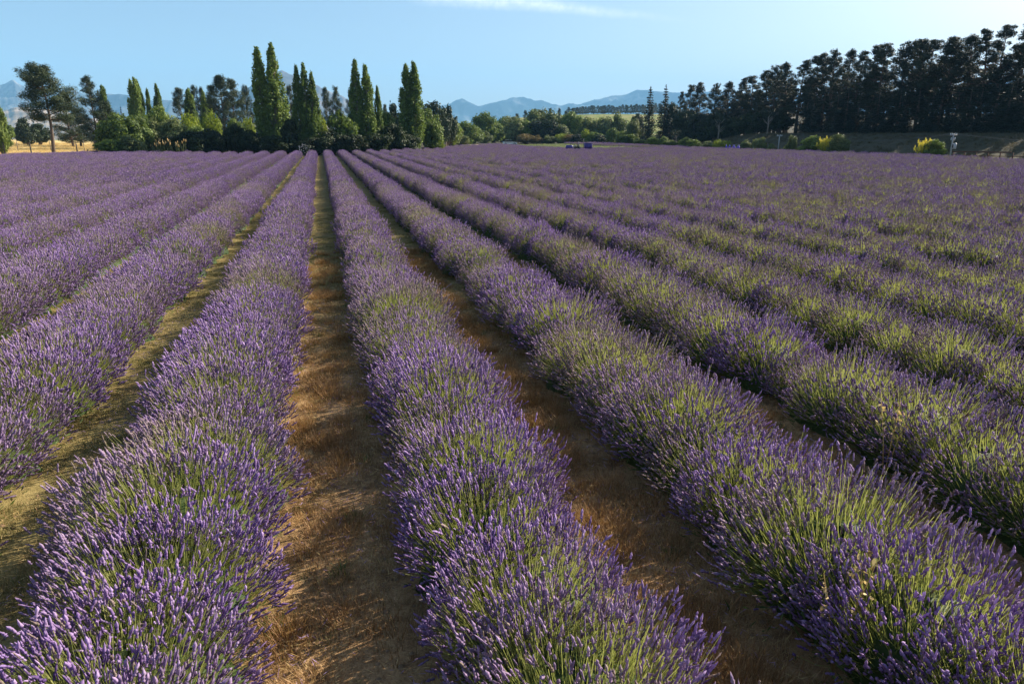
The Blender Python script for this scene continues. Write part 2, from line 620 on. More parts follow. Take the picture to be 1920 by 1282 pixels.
def sheet(name, pts, mat, lift=0.004):
    """a thin ground sheet laid over the terrain, wavy-edged polygon"""
    pts = np.array(pts, float)
    c = pts.mean(0)
    V = [(c[0], c[1], zt(*c) + lift)]
    n = len(pts)
    dense = []
    for i in range(n):
        a, b = pts[i], pts[(i + 1) % n]
        k = max(2, int(np.linalg.norm(b - a) / 1.5))
        for q in range(k):
            p = a + (b - a) * q / k
            w = (vnoise(p[0] * 0.6, p[1] * 0.6, 3) - 0.5) * 1.0
            d = (p - c) / (np.linalg.norm(p - c) + 1e-6)
            dense.append(p + d * w)
    for p in dense:
        V.append((p[0], p[1], zt(*p) + lift))
    m = len(dense)
    T = [(0, 1 + i, 1 + (i + 1) % m) for i in range(m)]
    return tag(link(name, mk_mesh(name, V, None, T, mat)), kind='structure')


M_sand = plain_mat('pale_sandy_soil', (0.62, 0.50, 0.36), 0.95, noise=0.5, nscale=0.5, c2=(0.48, 0.36, 0.23), spec=0.1)
sheet('sandy_track', [on_ground(x, y)[:2] for x, y in ((822, 281), (832, 276.5), (850, 274.5), (880, 271.8), (912, 270.2), (928, 271.0), (905, 274), (872, 277.5), (842, 282))], M_sand)


# ------------------------------------------------------------------ mountains
def range_obj(name, prof, dist, depth, mat, seed, rough, front=38 / 69, n=(260, 70)):
    """mountain range as a height field on a sector; prof: skyline (photo px, py) -> crest heights at this distance"""
    px = np.linspace(prof[0][0], prof[-1][0], n[0])
    py = np.interp(px, [p[0] for p in prof], [p[1] for p in prof])
    t = np.linspace(0, 1, n[1])
    py = py + (fbm(px / 13.0, px * 0, seed + 3, 5) - 0.5) * 5.0
    crest = np.array([at(x, y, dist)[2] for x, y in zip(px, py)])
    Vv = []
    for j, tt in enumerate(t):
        dd = dist + (tt - front) * depth
        base = np.array([at(x, HZ, dd)[:2] for x in px])
        up = np.where(tt < front + 1e-6, tt / front, 1 - (tt - front) / (1 - front))
        shape = up ** 1.25
        nz = fbm(base[:, 0] / (0.13 * depth) + 3, base[:, 1] / (0.13 * depth) + 9, seed, 6, True) - 0.62
        env = 4 * up * (1 - up) * 0.5 + 0.5 * (up < 1) * smooth(0, 0.4, up) * (1 - smooth(0.9, 1.0, up))
        z = crest * shape * (1 + 0.0) + rough * crest.max() * nz * env
        z = np.minimum(z, crest * (0.975 if abs(tt - front) > 1e-4 else 1.0)) if True else z
        fine = (fbm(base[:, 0] / (0.02 * depth), base[:, 1] / (0.02 * depth), seed + 5, 4) - 0.5) * 0.02 * crest.max()
        Vv.append(np.stack([base[:, 0], base[:, 1], np.maximum(z + fine * (up > 0.05), -0.5)], 1))
    Vv = np.concatenate(Vv)
    k = n[0]
    i2, j2 = np.meshgrid(np.arange(k - 1), np.arange(n[1] - 1))
    a = (j2 * k + i2).ravel()
    return tag(link(name, mk_mesh(name, Vv, np.stack([a, a + 1, a + k + 1, a + k], 1), None, mat, smooth_sh=True)), kind='structure')


def rock_mat(name, a, b, c, scale):
    m, t = new_mat(name)
    N = NT(t)
    p = N.pos()
    n = N.noise(scale, 7, p, 0.65)
    d = N.n('ShaderNodeBsdfPrincipled')
    N.l(N.ramp(n, [(0.35, a), (0.52, b), (0.68, c)]), d.inputs['Base Color'])
    d.inputs['Roughness'].default_value = 1.0
    d.inputs['Specular IOR Level'].default_value = 0.0
    o = N.n('ShaderNodeOutputMaterial')
    N.l(d.outputs[0], o.inputs[0])
    return m


M_rock = rock_mat('grey_rock', (0.03, 0.035, 0.04), (0.065, 0.07, 0.075), (0.21, 0.21, 0.205), 0.006)
M_tussock = rock_mat('brown_tussock', (0.16, 0.12, 0.07), (0.30, 0.22, 0.14), (0.42, 0.32, 0.22), 0.010)
M_far = rock_mat('far_bush_clad_slopes', (0.010, 0.016, 0.02), (0.024, 0.034, 0.04), (0.16, 0.16, 0.16), 0.003)
M_peak = rock_mat('purple_grey_scree', (0.05, 0.042, 0.04), (0.10, 0.085, 0.08), (0.17, 0.145, 0.135), 0.008)
range_obj('mountain_range_left', [(-260, 190), (-120, 165), (0, 156), (22, 160), (48, 150), (66, 165), (92, 172), (120, 178), (148, 161), (160, 172), (190, 186), (215, 177), (250, 180), (300, 190), (330, 188), (380, 205), (440, 235)],
          6200, 2600, M_rock, 21, 0.75)
range_obj('foothill', [(-200, 235), (-60, 222), (10, 210), (35, 203), (70, 202), (120, 207), (170, 220), (260, 240)], 3600, 1500, M_tussock, 33, 0.25)
range_obj('peak', [(380, 232), (440, 190), (478, 162), (505, 146), (540, 133), (560, 140), (600, 160), (640, 178), (690, 205), (740, 232)], 5200, 2000, M_peak, 45, 0.30)
range_obj('mountain_range', [(720, 236), (790, 215), (838, 196), (852, 190), (868, 185), (880, 191), (897, 199), (925, 193), (945, 187), (960, 184), (985, 182), (1003, 188), (1025, 191), (1048, 199), (1064, 195), (1085, 197), (1110, 187), (1140, 182), (1165, 178), (1195, 169), (1225, 171), (1270, 175), (1330, 172), (1420, 176), (1500, 178), (1620, 186), (1760, 178), (1850, 150), (1905, 141), (2000, 150), (2200, 190)],
          8600, 3000, M_far, 57, 0.5, n=(420, 70))


# ------------------------------------------------------------------ leaf clouds
def rand_dirs(n, g):
    v = g.normal(size=(n, 3))
    return v / np.linalg.norm(v, axis=1, keepdims=True)


def leaves(P, Nrm, size, aspect, g, mixr=0.7, along=None):
    """diamond leaves at P, facing Nrm mixed with random directions; along: preferred long axis"""
    n = len(P)
    nn = Nrm + mixr * rand_dirs(n, g)
    nn /= np.linalg.norm(nn, axis=1, keepdims=True)
    r = rand_dirs(n, g) if along is None else along + 0.35 * rand_dirs(n, g)
    u = r - nn * (r * nn).sum(1, keepdims=True)
    u /= np.linalg.norm(u, axis=1, keepdims=True) + 1e-9
    v = np.cross(nn, u)
    s = (size * g.uniform(0.6, 1.35, n))[:, None]
    V = np.stack([P - u * s, P + v * s * aspect, P + u * s, P - v * s * aspect], 1).reshape(-1, 3)
    Q = np.arange(n * 4).reshape(-1, 4)
    return V, Q


def clump_cloud(C, Rr, n, size, aspect, g, shell=0.55, up=0.25, mixr=0.7, tone_jit=0.22, along=None):
    """n leaves over clumps with centres C and ellipsoid radii Rr; clumps differ a little in tone"""
    C = np.asarray(C, float)
    Rr = np.asarray(Rr, float)
    w = (Rr[:, 0] * Rr[:, 2]) ** 0.9
    k = g.choice(len(C), n, p=w / w.sum())
    d = rand_dirs(n, g)
    rad = shell + (1 - shell) * g.random(n) ** 0.6
    rad = np.where(g.random(n) < 0.2, rad * g.uniform(1.0, 1.45, n), rad)
    P = C[k] + d * Rr[k] * rad[:, None]
    nr = d / Rr[k]
    nr /= np.linalg.norm(nr, axis=1, keepdims=True)
    nr[:, 2] += up
    ct = g.uniform(0.3, 0.7, len(C))
    tone = np.clip(ct[k] + g.normal(0, tone_jit, n), 0, 1)
    al = None
    if along is not None:
        al = np.stack([d[:, 0], d[:, 1], d[:, 2] * 0.5 + along], 1)
    V, Qd = leaves(P, nr, np.full(n, size), aspect, g, mixr, al)
    return V, Qd, np.repeat(tone, 4)


def limb(mb, a, b, r0, r1, g, sag=0.1, sides=5):
    a, b = np.array(a, float), np.array(b, float)
    L = np.linalg.norm(b - a)
    m = (a + b) / 2 + g.normal(0, 0.05 * L, 3)
    m[2] += sag * L
    mb.tube([a, m, b], [r0, (r0 + r1) / 2, r1], sides)


def poplar_mesh(seed, tops):
    """Lombardy poplar, 15 m tall, fastigiate; tops: list of (dx, height)"""
    g = np.random.default_rng(seed)
    C, Rr = [], []
    tr = MB()
    tr.tube([(0, 0, -0.3), (0, 0, 2.0), (0.05, 0, 5)], [0.42, 0.33, 0.25], 8)
    for (dx, h) in tops:
        dy = g.uniform(-0.4, 0.4)
        tr.tube([(dx * 0.2, dy * 0.2, 0.8), (dx * 0.8, dy, 4.5), (dx, dy, 9), (dx, dy, h - 0.6)], [0.26, 0.2, 0.12, 0.03], 6)
        nn = 130
        for i in range(nn):
            t = (i + g.random()) / nn
            z = 1.0 + (h - 1.3) * t
            env = 1.5 * min(1.0, (1 - t) ** 0.62 * 1.3) * min(1, 0.62 + t * 2.0) / (1.0 if len(tops) == 1 else 1.15)
            a = g.uniform(0, 2 * math.pi)
            r = env * g.uniform(0.35, 0.82)
            C.append((dx * min(1, z / 5) + r * math.cos(a), dy + r * math.sin(a), z))
            q = g.uniform(0.26, 0.48) * (0.55 + 0.6 * (1 - t))
            Rr.append((q, q, q * g.uniform(2.4, 4.0)))
            if i % 3 == 0:
                limb(tr, (dx * min(1, z / 5), dy, max(0.5, z - 1.6)), C[-1], 0.07, 0.02, g)
        C.append((dx, dy, h - 0.4))
        Rr.append((0.16, 0.16, 0.6))
    V, Qd, tn = clump_cloud(C, Rr, 13000 + 5000 * len(tops), 0.15, 0.5, g, 0.35, 0.15, 0.85, 0.28, along=0.8)
    return tr.mesh('trunk', M_barkpale, True), mk_mesh('crown', V, Qd, None, M_poplar, tn)


def pine_mesh(seed, H=18.0, bare=0.4, spread=3.4, mat=None, density=1.0, lean=0.0, cl=1.0):
    """radiata pine: bare trunk, whorls of limbs carrying needle clumps, gaps between them"""
    g = np.random.default_rng(seed)
    tr = MB()
    bend = g.normal(0, 0.35, 2)
    pts = [(bend[0] * math.sin(3 * t) + lean * t * t, bend[1] * math.sin(2.5 * t), -0.3 + (H - 0.3) * t) for t in np.linspace(0, 1, 9)]
    tr.tube(pts, np.linspace(0.36, 0.03, 9) * H / 18, 7)
    C, Rr = [], []
    z = bare * H
    while z < H - 0.5:
        t = (z - bare * H) / (H * (1 - bare))
        env = spread * (0.55 + 0.75 * math.sin(math.pi * min(1, 0.25 + 0.75 * t))) * (1 - t ** 2.2 * 0.72) * 0.82
        a0 = g.uniform(0, 6.28)
        for q in range(g.integers(3, 6)):
            if g.random() < 0.16:
                continue
            a = a0 + q * 6.28 / 4.5 + g.normal(0, 0.3)
            L = env * g.uniform(0.55, 1.1)
            i = min(8, max(0, (z + 0.3) / (H - 0.3) * 8))
            bp = np.array([np.interp(i, range(9), [p[k] for p in pts]) for k in range(2)] + [z])
            rise = g.uniform(0.05, 0.5) * L + 0.6 * t * L
            tip = bp + np.array([math.cos(a) * L, math.sin(a) * L, rise])
            limb(tr, bp, tip, 0.085 * (1.3 - t), 0.02, g, -0.05)
            for f in (0.55, 0.82, 1.0):
                if f < 0.7 and g.random() < 0.35:
                    continue
                C.append(bp + (tip - bp) * f + g.normal(0, 0.16, 3) + (0, 0, 0.15))
                s = cl * g.uniform(0.58, 1.02) * (0.75 + 0.35 * (1 - t)) * spread / 3.4
                Rr.append((s, s, s * g.uniform(0.55, 0.85)))
        z += g.uniform(0.55, 1.05) * H / 18
    for k in range(5):
        C.append(np.array(pts[-1]) + (g.normal(0, 0.35), g.normal(0, 0.35), g.uniform(-1.0, 0.35)))
        Rr.append((0.34, 0.34, 0.55))
    V, Qd, tn = clump_cloud(C, Rr, int(12500 * density), 0.175, 0.30, g, 0.3, 0.45, 0.8, along=0.7)
    return tr.mesh('trunk', M_bark, True), mk_mesh('crown', V, Qd, None, mat or M_pine, tn)


def spruce_mesh(seed, H=10.0, w=1.9, mat=None):
    """cone of drooping tiers, dense to the ground"""
    g = np.random.default_rng(seed)
    tr = MB()
    tr.tube([(0, 0, -0.3), (0, 0, H * 0.5), (g.normal(0, 0.1), 0, H)], [0.2, 0.12, 0.02], 6)
    C, Rr = [], []
    z = 0.4
    while z < H - 0.3:
        t = z / H
        env = w * (1 - t) ** 0.85
        for q in range(int(4 + 5 * (1 - t))):
            a = g.uniform(0, 6.28)
            L = env * g.uniform(0.55, 1.05)
            C.append((math.cos(a) * L * 0.75, math.sin(a) * L * 0.75, z - 0.18 * L))
            s = 0.22 + 0.26 * env
            Rr.append((s, s, s * 0.6))
        if z > 1:
            limb(tr, (0, 0, z), (math.cos(a) * env * 0.8, math.sin(a) * env * 0.8, z - 0.1), 0.04, 0.01, g, 0)
        z += 0.42
    C.append((0, 0, H - 0.1))
    Rr.append((0.13, 0.13, 0.5))
    V, Qd, tn = clump_cloud(C, Rr, 5600, 0.15, 0.32, g, 0.3, 0.1, 0.8, along=-0.2)
    return tr.mesh('trunk', M_bark, True), mk_mesh('crown', V, Qd, None, mat or M_spruce, tn)


def bush_mesh(seed, mat, n=6000, leaf=0.125, open_=0.0, stemmy=False):
    """rounded shrub or low tree, 4 m tall 4 m wide, lumpy, with stems showing low down"""
    g = np.random.default_rng(seed)
    C, Rr = [], []
    tr = MB()
    k = 52
    for i in range(k):
        d = rand_dirs(1, g)[0]
        d[2] = d[2] if d[2] > 0 else d[2] * 0.85
        r = g.uniform(0.55, 0.9)
        c = np.array([d[0] * 1.65 * r, d[1] * 1.65 * r, 1.75 + d[2] * 1.75 * r])
        if g.random() < open_:
            continue
        C.append(c)
        s = g.uniform(0.38, 0.68)
        Rr.append((s, s, s * g.uniform(0.75, 1.05)))
        if i % 3 == 0:
            limb(tr, (g.normal(0, 0.08), g.normal(0, 0.08), -0.2), c, 0.07, 0.015, g, 0.05)
    C.append((0, 0, 1.6))
    Rr.append((1.0, 1.0, 1.1))
    V, Qd, tn = clump_cloud(C, Rr, n, leaf, 0.6, g, 0.5, 0.25, 0.65)
    return tr.mesh('stems', M_bark, True), mk_mesh('crown', V, Qd, None, mat, tn)


def vase_mesh(seed):
    """golden vase-shaped shrub: upright flaring branches, yellow plumes"""
    g = np.random.default_rng(seed)
    tr = MB()
    C, Rr = [], []
    for i in range(17):
        a = i * 2.4
        r = math.sqrt((i + 0.5) / 17) * 1.45
        h = g.uniform(1.8, 2.9) - 0.2 * r
        tip = (r * math.cos(a), r * math.sin(a), h)
        limb(tr, (0.1 * math.cos(a), 0.1 * math.sin(a), -0.1), tip, 0.03, 0.01, g, 0.02)
        for f in (0.45, 0.65, 0.83, 1.0):
            C.append((tip[0] * f ** 1.3, tip[1] * f ** 1.3, tip[2] * f))
            s = 0.10 + 0.07 * f
            Rr.append((s, s, 0.36))
    V, Qd, tn = clump_cloud(C, Rr, 3600, 0.085, 0.45, g, 0.3, 0.2, 0.7, along=0.9)
    hz = V[:, 2] / 2.7
    tn = np.clip(0.15 + 0.9 * (hz - 0.35) + (tn - 0.5) * 0.3, 0, 1)
    return tr.mesh('stems', M_bark, True), mk_mesh('crown', V, Qd, None, M_gold, tn)


def mesh_h(me):
    c = np.empty(len(me.vertices) * 3, np.float32)
    me.vertices.foreach_get('co', c)
    c = c.reshape(-1, 3)
    return float(np.percentile(c[:, 2], 99.8)), float(np.percentile(np.abs(c[:, 0]), 98))


def kindset(pairs):
    return [(a, b, *mesh_h(b)) for a, b in pairs]


K = {}
K['poplar2'] = kindset([poplar_mesh(101, [(-0.75, 14.5), (0.65, 15.0)]), poplar_mesh(104, [(-0.65, 15.0), (0.6, 14.2)])])
K['poplar3'] = kindset([poplar_mesh(102, [(-1.0, 14.6), (0.05, 15.0), (1.0, 13.4)])])
K['poplar1'] = kindset([poplar_mesh(103, [(0, 15.0)]), poplar_mesh(105, [(-0.1, 15.0)])])
K['poplar1b'] = kindset([poplar_mesh(106, [(-0.45, 14.8), (0.5, 15.0)])])
K['bigpine'] = kindset([pine_mesh(201, 18, 0.42, 4.3, density=2.4, cl=1.2)])
K['pine'] = kindset([pine_mesh(210 + i, 16, 0.14, 4.0, density=1.5) for i in range(3)])
K['fullpine'] = kindset([pine_mesh(220 + i, 16, 0.10, 3.9, density=1.45) for i in range(3)])
K['beltpine'] = kindset([pine_mesh(230 + i, 18, 0.26 + 0.04 * (i % 3), 3.0, M_shadowpine, 1.0, lean=0.5 * (i - 2), cl=0.9) for i in range(5)])
K['spruce'] = kindset([spruce_mesh(240 + i, 10, 1.8) for i in range(3)])
K['hedgeconifer'] = kindset([spruce_mesh(250 + i, 9, 2.3) for i in range(3)])
K['bush'] = kindset([bush_mesh(300 + i, M_bush) for i in range(3)])
K['olive'] = kindset([bush_mesh(310 + i, M_olive) for i in range(3)])
K['lime'] = kindset([bush_mesh(320 + i, M_lime, 3400, 0.12) for i in range(2)])
K['hedge'] = kindset([bush_mesh(330 + i, M_hedge) for i in range(2)])
K['russet'] = kindset([bush_mesh(340 + i, M_russet, 3200) for i in range(2)])
K['open'] = kindset([bush_mesh(350 + i, M_pine, 3600, 0.15, 0.3) for i in range(2)])
K['vase'] = kindset([vase_mesh(360)])
TREEKIND = {'poplar2': 'poplar_tree', 'poplar3': 'poplar_tree', 'poplar1': 'poplar_tree', 'poplar1b': 'poplar_tree', 'bigpine': 'pine_tree', 'pine': 'pine_tree', 'fullpine': 'pine_tree', 'beltpine': 'pine_tree',
            'spruce': 'spruce_tree', 'hedgeconifer': 'conifer_tree', 'bush': 'bush', 'olive': 'bush', 'lime': 'bush', 'hedge': 'hedge_bush', 'russet': 'bush', 'open': 'dark_tree', 'vase': 'golden_shrub'}
counter = {}


def tree(kind, px, df, top, wpx, label, group=None, cat=None, base=None, name=None, var=None):
    """a tree seen at photo column px, forward distance df, crown top at photo row top, crown about wpx wide"""
    p = at(px, HZ, df)
    x, y = p[0], p[1]
    return tree_at(kind, x, y, at(px, top, df)[2], wpx / 1280 * df * math.cos(PITCH) * 1.02, label, group, cat, name, var)


def tree_at(kind, x, y, ztop, width, label, group=None, cat=None, name=None, var=None):
    z0 = zt(x, y)
    s = K[kind]
    i = counter.get(kind, 0)
    counter[kind] = i + 1
    tm, cm, h, hw = s[(i if var is None else var) % len(s)]
    nm = name or TREEKIND[kind]
    o = thing(nm, label, cat or nm.split('_')[-1], (x, y, z0), 0, group)
    sz = (ztop - z0) / h
    sx = width / (2 * hw)
    o.rotation_euler = (0, 0, (-YAW + random.choice((0, math.pi)) * 0 + random.uniform(-0.2, 0.2)) if kind in ('poplar2', 'poplar3', 'poplar1b', 'bigpine') else random.uniform(0, 6.28))
    k2 = random.uniform(0.85, 1.2) if nm in ('bush', 'hedge_bush', 'broadleaf_tree', 'dark_tree') else 1.0
    if k2 != 1.0:
        o.rotation_euler[0] = random.uniform(-0.09, 0.09)
        o.rotation_euler[1] = random.uniform(-0.09, 0.09)
    o.scale = (sx * k2, sx / k2, sz)
    link('trunk' if nm not in ('bush', 'hedge_bush', 'golden_shrub') else 'stems', tm, o)
    c = link('crown', cm, o)
    c['kind'] = 'stuff'
    return o


ORD = ['first', 'second', 'third', 'fourth', 'fifth', 'sixth', 'seventh', 'eighth', 'ninth', 'tenth', 'eleventh', 'twelfth', 'thirteenth', 'fourteenth', 'fifteenth', 'sixteenth', 'seventeenth', 'eighteenth', 'nineteenth', 'twentieth']
ORD += ['twenty-' + w for w in ORD[:9]] + ['thirtieth'] + ['thirty-' + w for w in ORD[:9]] + ['fortieth'] + ['forty-' + w for w in ORD[:9]]

# the named poplars
GP = 'tall poplars at the far end of the rows'
tree('poplar2', 511, 108, 86, 54, 'tallest poplar with twin pointed tops, in front of the purple peak', GP, 'tree', var=0)
tree('poplar3', 579, 107, 123, 44, 'three topped poplar just right of the tallest twin poplar', GP, 'tree')
tree('poplar2', 683, 113, 115, 44, 'dark poplar with two tops, third broad poplar from the left', GP, 'tree', var=1)
tree('poplar1', 711, 115, 163, 17, 'slim short poplar tucked against the right side of a broad one', GP, 'tree', var=0)
tree('poplar1b', 773, 120, 119, 40, 'lone poplar with see through crown, rightmost of the tall poplars', GP, 'tree')
GQ = 'small distant poplars on the left'
for k, (px, df, top, w, lab, kd) in enumerate([
        (208, 150, 162, 22, 'small pale poplar peeping out behind the dark pine pair', 'poplar1'),
        (HZ, 150, 148, 26, 'tallest of the small distant poplars, forked narrow top', 'poplar1b'),
        (271, 152, 151, 22, 'small distant poplar right of the forked tallest one', 'poplar1'),
        (289, 156, 168, 14, 'shortest slim poplar in the small distant group', 'poplar1'),
        (305, 153, 159, 19, 'small distant poplar at the right end of the group above a bush', 'poplar1'),
        (363, 135, 168, 28, 'pale leaning poplar beside a dark pine left of the pine clump', 'poplar1'),
        (390, 133, 172, 17, 'narrow bright poplar spire above the lime bush', 'poplar1'),
        (402, 134, 182, 16, 'lower right poplar spire next to the brown green pine clump', 'poplar1')]):
    tree(kd, px, df, top, w, lab, GQ, 'tree')

# pines on the left and behind the poplars
GL = 'pines on the left'
tree('bigpine', 95, 96, 119, 86, 'big lone pine with long bare trunk standing at the left fence', GL, 'tree')
tree('pine', 180, 150, 143, 58, 'dark pine with two rounded tops right of the big lone pine', GL, 'tree', var=0)
tree('pine', 136, 165, 172, 56, 'lower pine filling the space between lone pine and twin pine', GL, 'tree', var=1)
tree('pine', 205, 112, 190, 52, 'sloping lower pine above the round green bush', GL, 'tree', var=2)
tree('fullpine', 150, 170, 205, 52, 'scrubby dark pine under the gap between the left pines', GL, 'tree', var=2)
tree('open', 52, 172, 221, 30, 'small ragged dark tree left of the lone pine trunk', GL, 'tree')
tree('open', 74, 176, 232, 40, 'low dark tree behind the lone pine trunk', GL, 'tree')
tree('open', 45, 180, 236, 26, 'lowest dark shrub tree left of the ragged one', GL, 'tree')
tree('spruce', 235, 175, 200, 9, 'tiny far conifer seen in the gap before the distant mountains', GL, 'tree')
tree('pine', 345, 140, 165, 40, 'dark conical pine left of the pale leaning poplar', GL, 'tree', var=1)
tree('pine', 374, 145, 160, 30, 'dark flat topped pine between the two pale poplars', GL, 'tree', var=2)
tree('pine', 388, 146, 164, 26, 'dark pine hidden behind the poplar spires', GL, 'tree', var=0)
tree('fullpine', 424, 128, 141, 46, 'tallest brown green pine of the clump left of the tall poplars', GL, 'tree', var=0)
tree('fullpine', 445, 130, 148, 40, 'second brown green pine of the clump, right of its tallest', GL, 'tree', var=1)
tree('fullpine', 408, 131, 160, 36, 'lower left pine of the brown green clump', GL, 'tree', var=2)
tree('pine', 470, 135, 160, 30, 'dark pine with pale gap below, left beside the tallest poplar', GL, 'tree', var=2)
GB = 'far pines behind the poplars'
tree('pine', 550, 150, 160, 26, 'far pine between the two leftmost tall poplars', GB, 'tree', var=0)
tree('pine', 616, 152, 164, 26, 'left of two far pines behind the round bush', GB, 'tree', var=1)
tree('pine', 636, 150, 162, 27, 'right of two far pines behind the round bush', GB, 'tree', var=2)
tree('pine', 662, 152, 168, 24, 'far pine just left of the dark two topped poplar', GB, 'tree', var=0)
tree('pine', 725, 160, 196, 20, 'low far pine right of the slim short poplar', GB, 'tree', var=1)
tree('open', 745, 165, 194, 30, 'low dark crown just left of the lone see through poplar', GB, 'tree')
tree('open', 815, 168, 191, 48, 'wide open dark crown right of the lone see through poplar', GB, 'tree')
tree('open', 838, 172, 199, 30, 'dark crown at the left foot of the blue range', GB, 'tree')

# bushes along the far edge, left to right: (kind, px, df, top, width, words)
GS = 'bushes along the far edge of the field'
bl = [
    ('bush', 2, 96, 196, 28, 'green tree cut by the left picture edge'), ('bush', 9, 150, 228, 34, 'bright green shrub under the tree at the left edge'),
    ('bush', 226, 104, 213, 62, 'large round green bush right of the left pines'), ('bush', 262, 106, 216, 44, 'pointed green bush beside the large round one'),
    ('olive', 244, 98, 254, 44, 'low round olive bush in front of the large round one'), ('bush', 205, 97, 262, 48, 'low bright shrub at the right end of the left fence'),
    ('olive', 285, 110, 222, 40, 'olive bush below the small distant poplars'), ('bush', 300, 116, 200, 48, 'broad green tree under the right small poplar'),
    ('olive', 322, 112, 222, 46, 'soft olive bush right of the broad green tree'), ('lime', 353, 110, 213, 34, 'lime yellow bush below the pale leaning poplar'),
    ('olive', 345, 106, 234, 44, 'grey green mound below the lime yellow bush'), ('lime', 397, 108, 207, 28, 'lime bush climbing in front of the poplar spires'),
    ('bush', 372, 105, 238, 42, 'dark green shrub between the two lime bushes'), ('hedge', 330, 103, 252, 50, 'shaded shrub beside the pampas grass'),
    ('hedge', 365, 103, 246, 52, 'dark hedge shrub behind the row ends, leftmost'), ('hedge', 400, 104, 242, 52, 'dark hedge shrub below the poplar spires'),
    ('olive', 416, 112, 244, 20, 'pale dry shrub beside the brown green pine clump'), ('bush', 444, 112, 223, 30, 'green topped shrub left of the grey gable'),
    ('hedge', 440, 106, 234, 40, 'dark hedge shrub below the brown green pines'), ('lime', 466, 114, 221, 22, 'yellow green shrub touching the grey gable'),
    ('hedge', 472, 106, 244, 40, 'dark hedge shrub left of the tallest poplar foot'), ('hedge', 545, 106, 222, 34, 'dark tall hedge shrub between the first two poplars'),
    ('hedge', 520, 105, 255, 60, 'dark hedge shrub at the foot of the tallest poplar'), ('hedge', 590, 105, 258, 52, 'dark hedge shrub at the foot of the three topped poplar'),
    ('lime', 608, 118, 212, 20, 'small lime tree just above the grey roof'), ('bush', 640, 110, 209, 56, 'large yellow tinged dome shaped bush left of the dark poplar'),
    ('hedge', 622, 107, 243, 46, 'dark shrub under the left side of the dome bush'), ('hedge', 655, 106, 252, 48, 'dark shrub under the right side of the dome bush'),
    ('hedge', 700, 110, 250, 60, 'dark hedge shrub at the foot of the two topped poplar'), ('bush', 728, 118, 210, 30, 'green tree between the slim poplar and the lone one'),
    ('hedge', 735, 114, 232, 44, 'dark shrub left of the lone see through poplar'), ('hedge', 760, 116, 252, 46, 'dark shrub at the foot of the lone see through poplar'),
    ('bush', 812, 124, 223, 40, 'dense green bush right of the lone poplar foot'), ('bush', 800, 150, 205, 40, 'green tree half hidden behind the lone poplar'),
    ('lime', 822, 126, 262, 18, 'small pale yellow shrub by the sandy track end'), ('bush', 843, 190, 222, 34, 'fresh green tree behind the track, left end'),
    ('olive', 850, 185, 237, 36, 'olive shrub overhanging the pale track'), ('olive', 862, 175, 250, 30, 'low olive shrub beside the pale trunk'),
    ('bush', 870, 200, 228, 40, 'mid green tree at left below the sharp blue summit'), ('bush', 905, 200, 210, 42, 'dark topped round tree right of the sharp blue summit'),
    ('bush', 885, 190, 238, 40, 'bright green tree above the sandy track'), ('olive', 905, 190, 246, 34, 'greyish shrub behind the end of the sandy track'),
    ('bush', 925, 200, 228, 40, 'green tree at the left of the white car'), ('bush', 943, 205, 219, 40, 'taller green tree behind the white car'),
    ('hedge', 958, 205, 245, 50, 'clipped dark hedge block behind the white car'), ('olive', 965, 215, 217, 44, 'olive tree left of the big rounded dome tree'),
    ('bush', 985, 215, 226, 36, 'green tree touching the dome tree on its left'), ('hedge', 1023, 205, 224, 54, 'big rounded dark dome tree in the middle distance'),
    ('olive', 998, 245, 206, 36, 'pale crowned tree behind the dome tree, left'), ('olive', 1035, 240, 209, 50, 'feathery grey green tree behind the dome tree'),
    ('olive', 1012, 255, 204, 34, 'far olive tree on the skyline left'), ('bush', 1068, 240, 210, 34, 'tall dark green tree left of the green pasture'),
    ('bush', 1082, 235, 217, 26, 'green tree at the left corner of the pasture'), ('olive', 1050, 215, 234, 34, 'grey willow like shrub right of the dome tree'),
    ('russet', 985, 200, 251, 30, 'russet shrub in the low row left of the dome tree'), ('russet', 1005, 198, 254, 28, 'brownish shrub below the dome tree'),
    ('olive', 1030, 195, 253, 32, 'low olive shrub at the foot of the dome tree'), ('lime', 1052, 193, 250, 20, 'yellow green shrub in the low row above the tractor cab'),
    ('russet', 1068, 192, 252, 26, 'russet shrub directly above the tractor'), ('lime', 1096, 188, 242, 14, 'slim bright green sapling above the tractor box'),
    ('hedge', 1082, 190, 252, 26, 'dark shrub behind the slim sapling'), ('bush', 1112, 188, 248, 28, 'green shrub right of the slim sapling'),
    ('olive', 1110, 220, 220, 46, 'olive tree below the green pasture'), ('olive', 1136, 215, 220, 44, 'grey green tree below the middle of the pasture'),
    ('hedge', 1125, 186, 252, 30, 'dark shrub below the pasture'), ('bush', 1147, 184, 240, 22, 'upright green shrub below the pasture right part'),
    ('bush', 1166, 182, 246, 24, 'round topped green shrub, right of the upright one'), ('olive', 1158, 225, 211, 34, 'rounded olive tree overlapping the pasture'),
    ('olive', 1190, 205, 222, 26, 'sunlit grey olive tree left of the pointed conifers'), ('bush', 1180, 184, 252, 30, 'dark green low shrub below the grey olive tree'),
    ('bush', 1205, 178, HZ, 42, 'bright green shrub under the first pointed conifer'), ('bush', 1224, 172, 257, 20, 'small green shrub under the second pointed conifer'),
    ('hedge', 1190, 210, 213, 24, 'dark small conifer like tree by the pasture edge'),
]
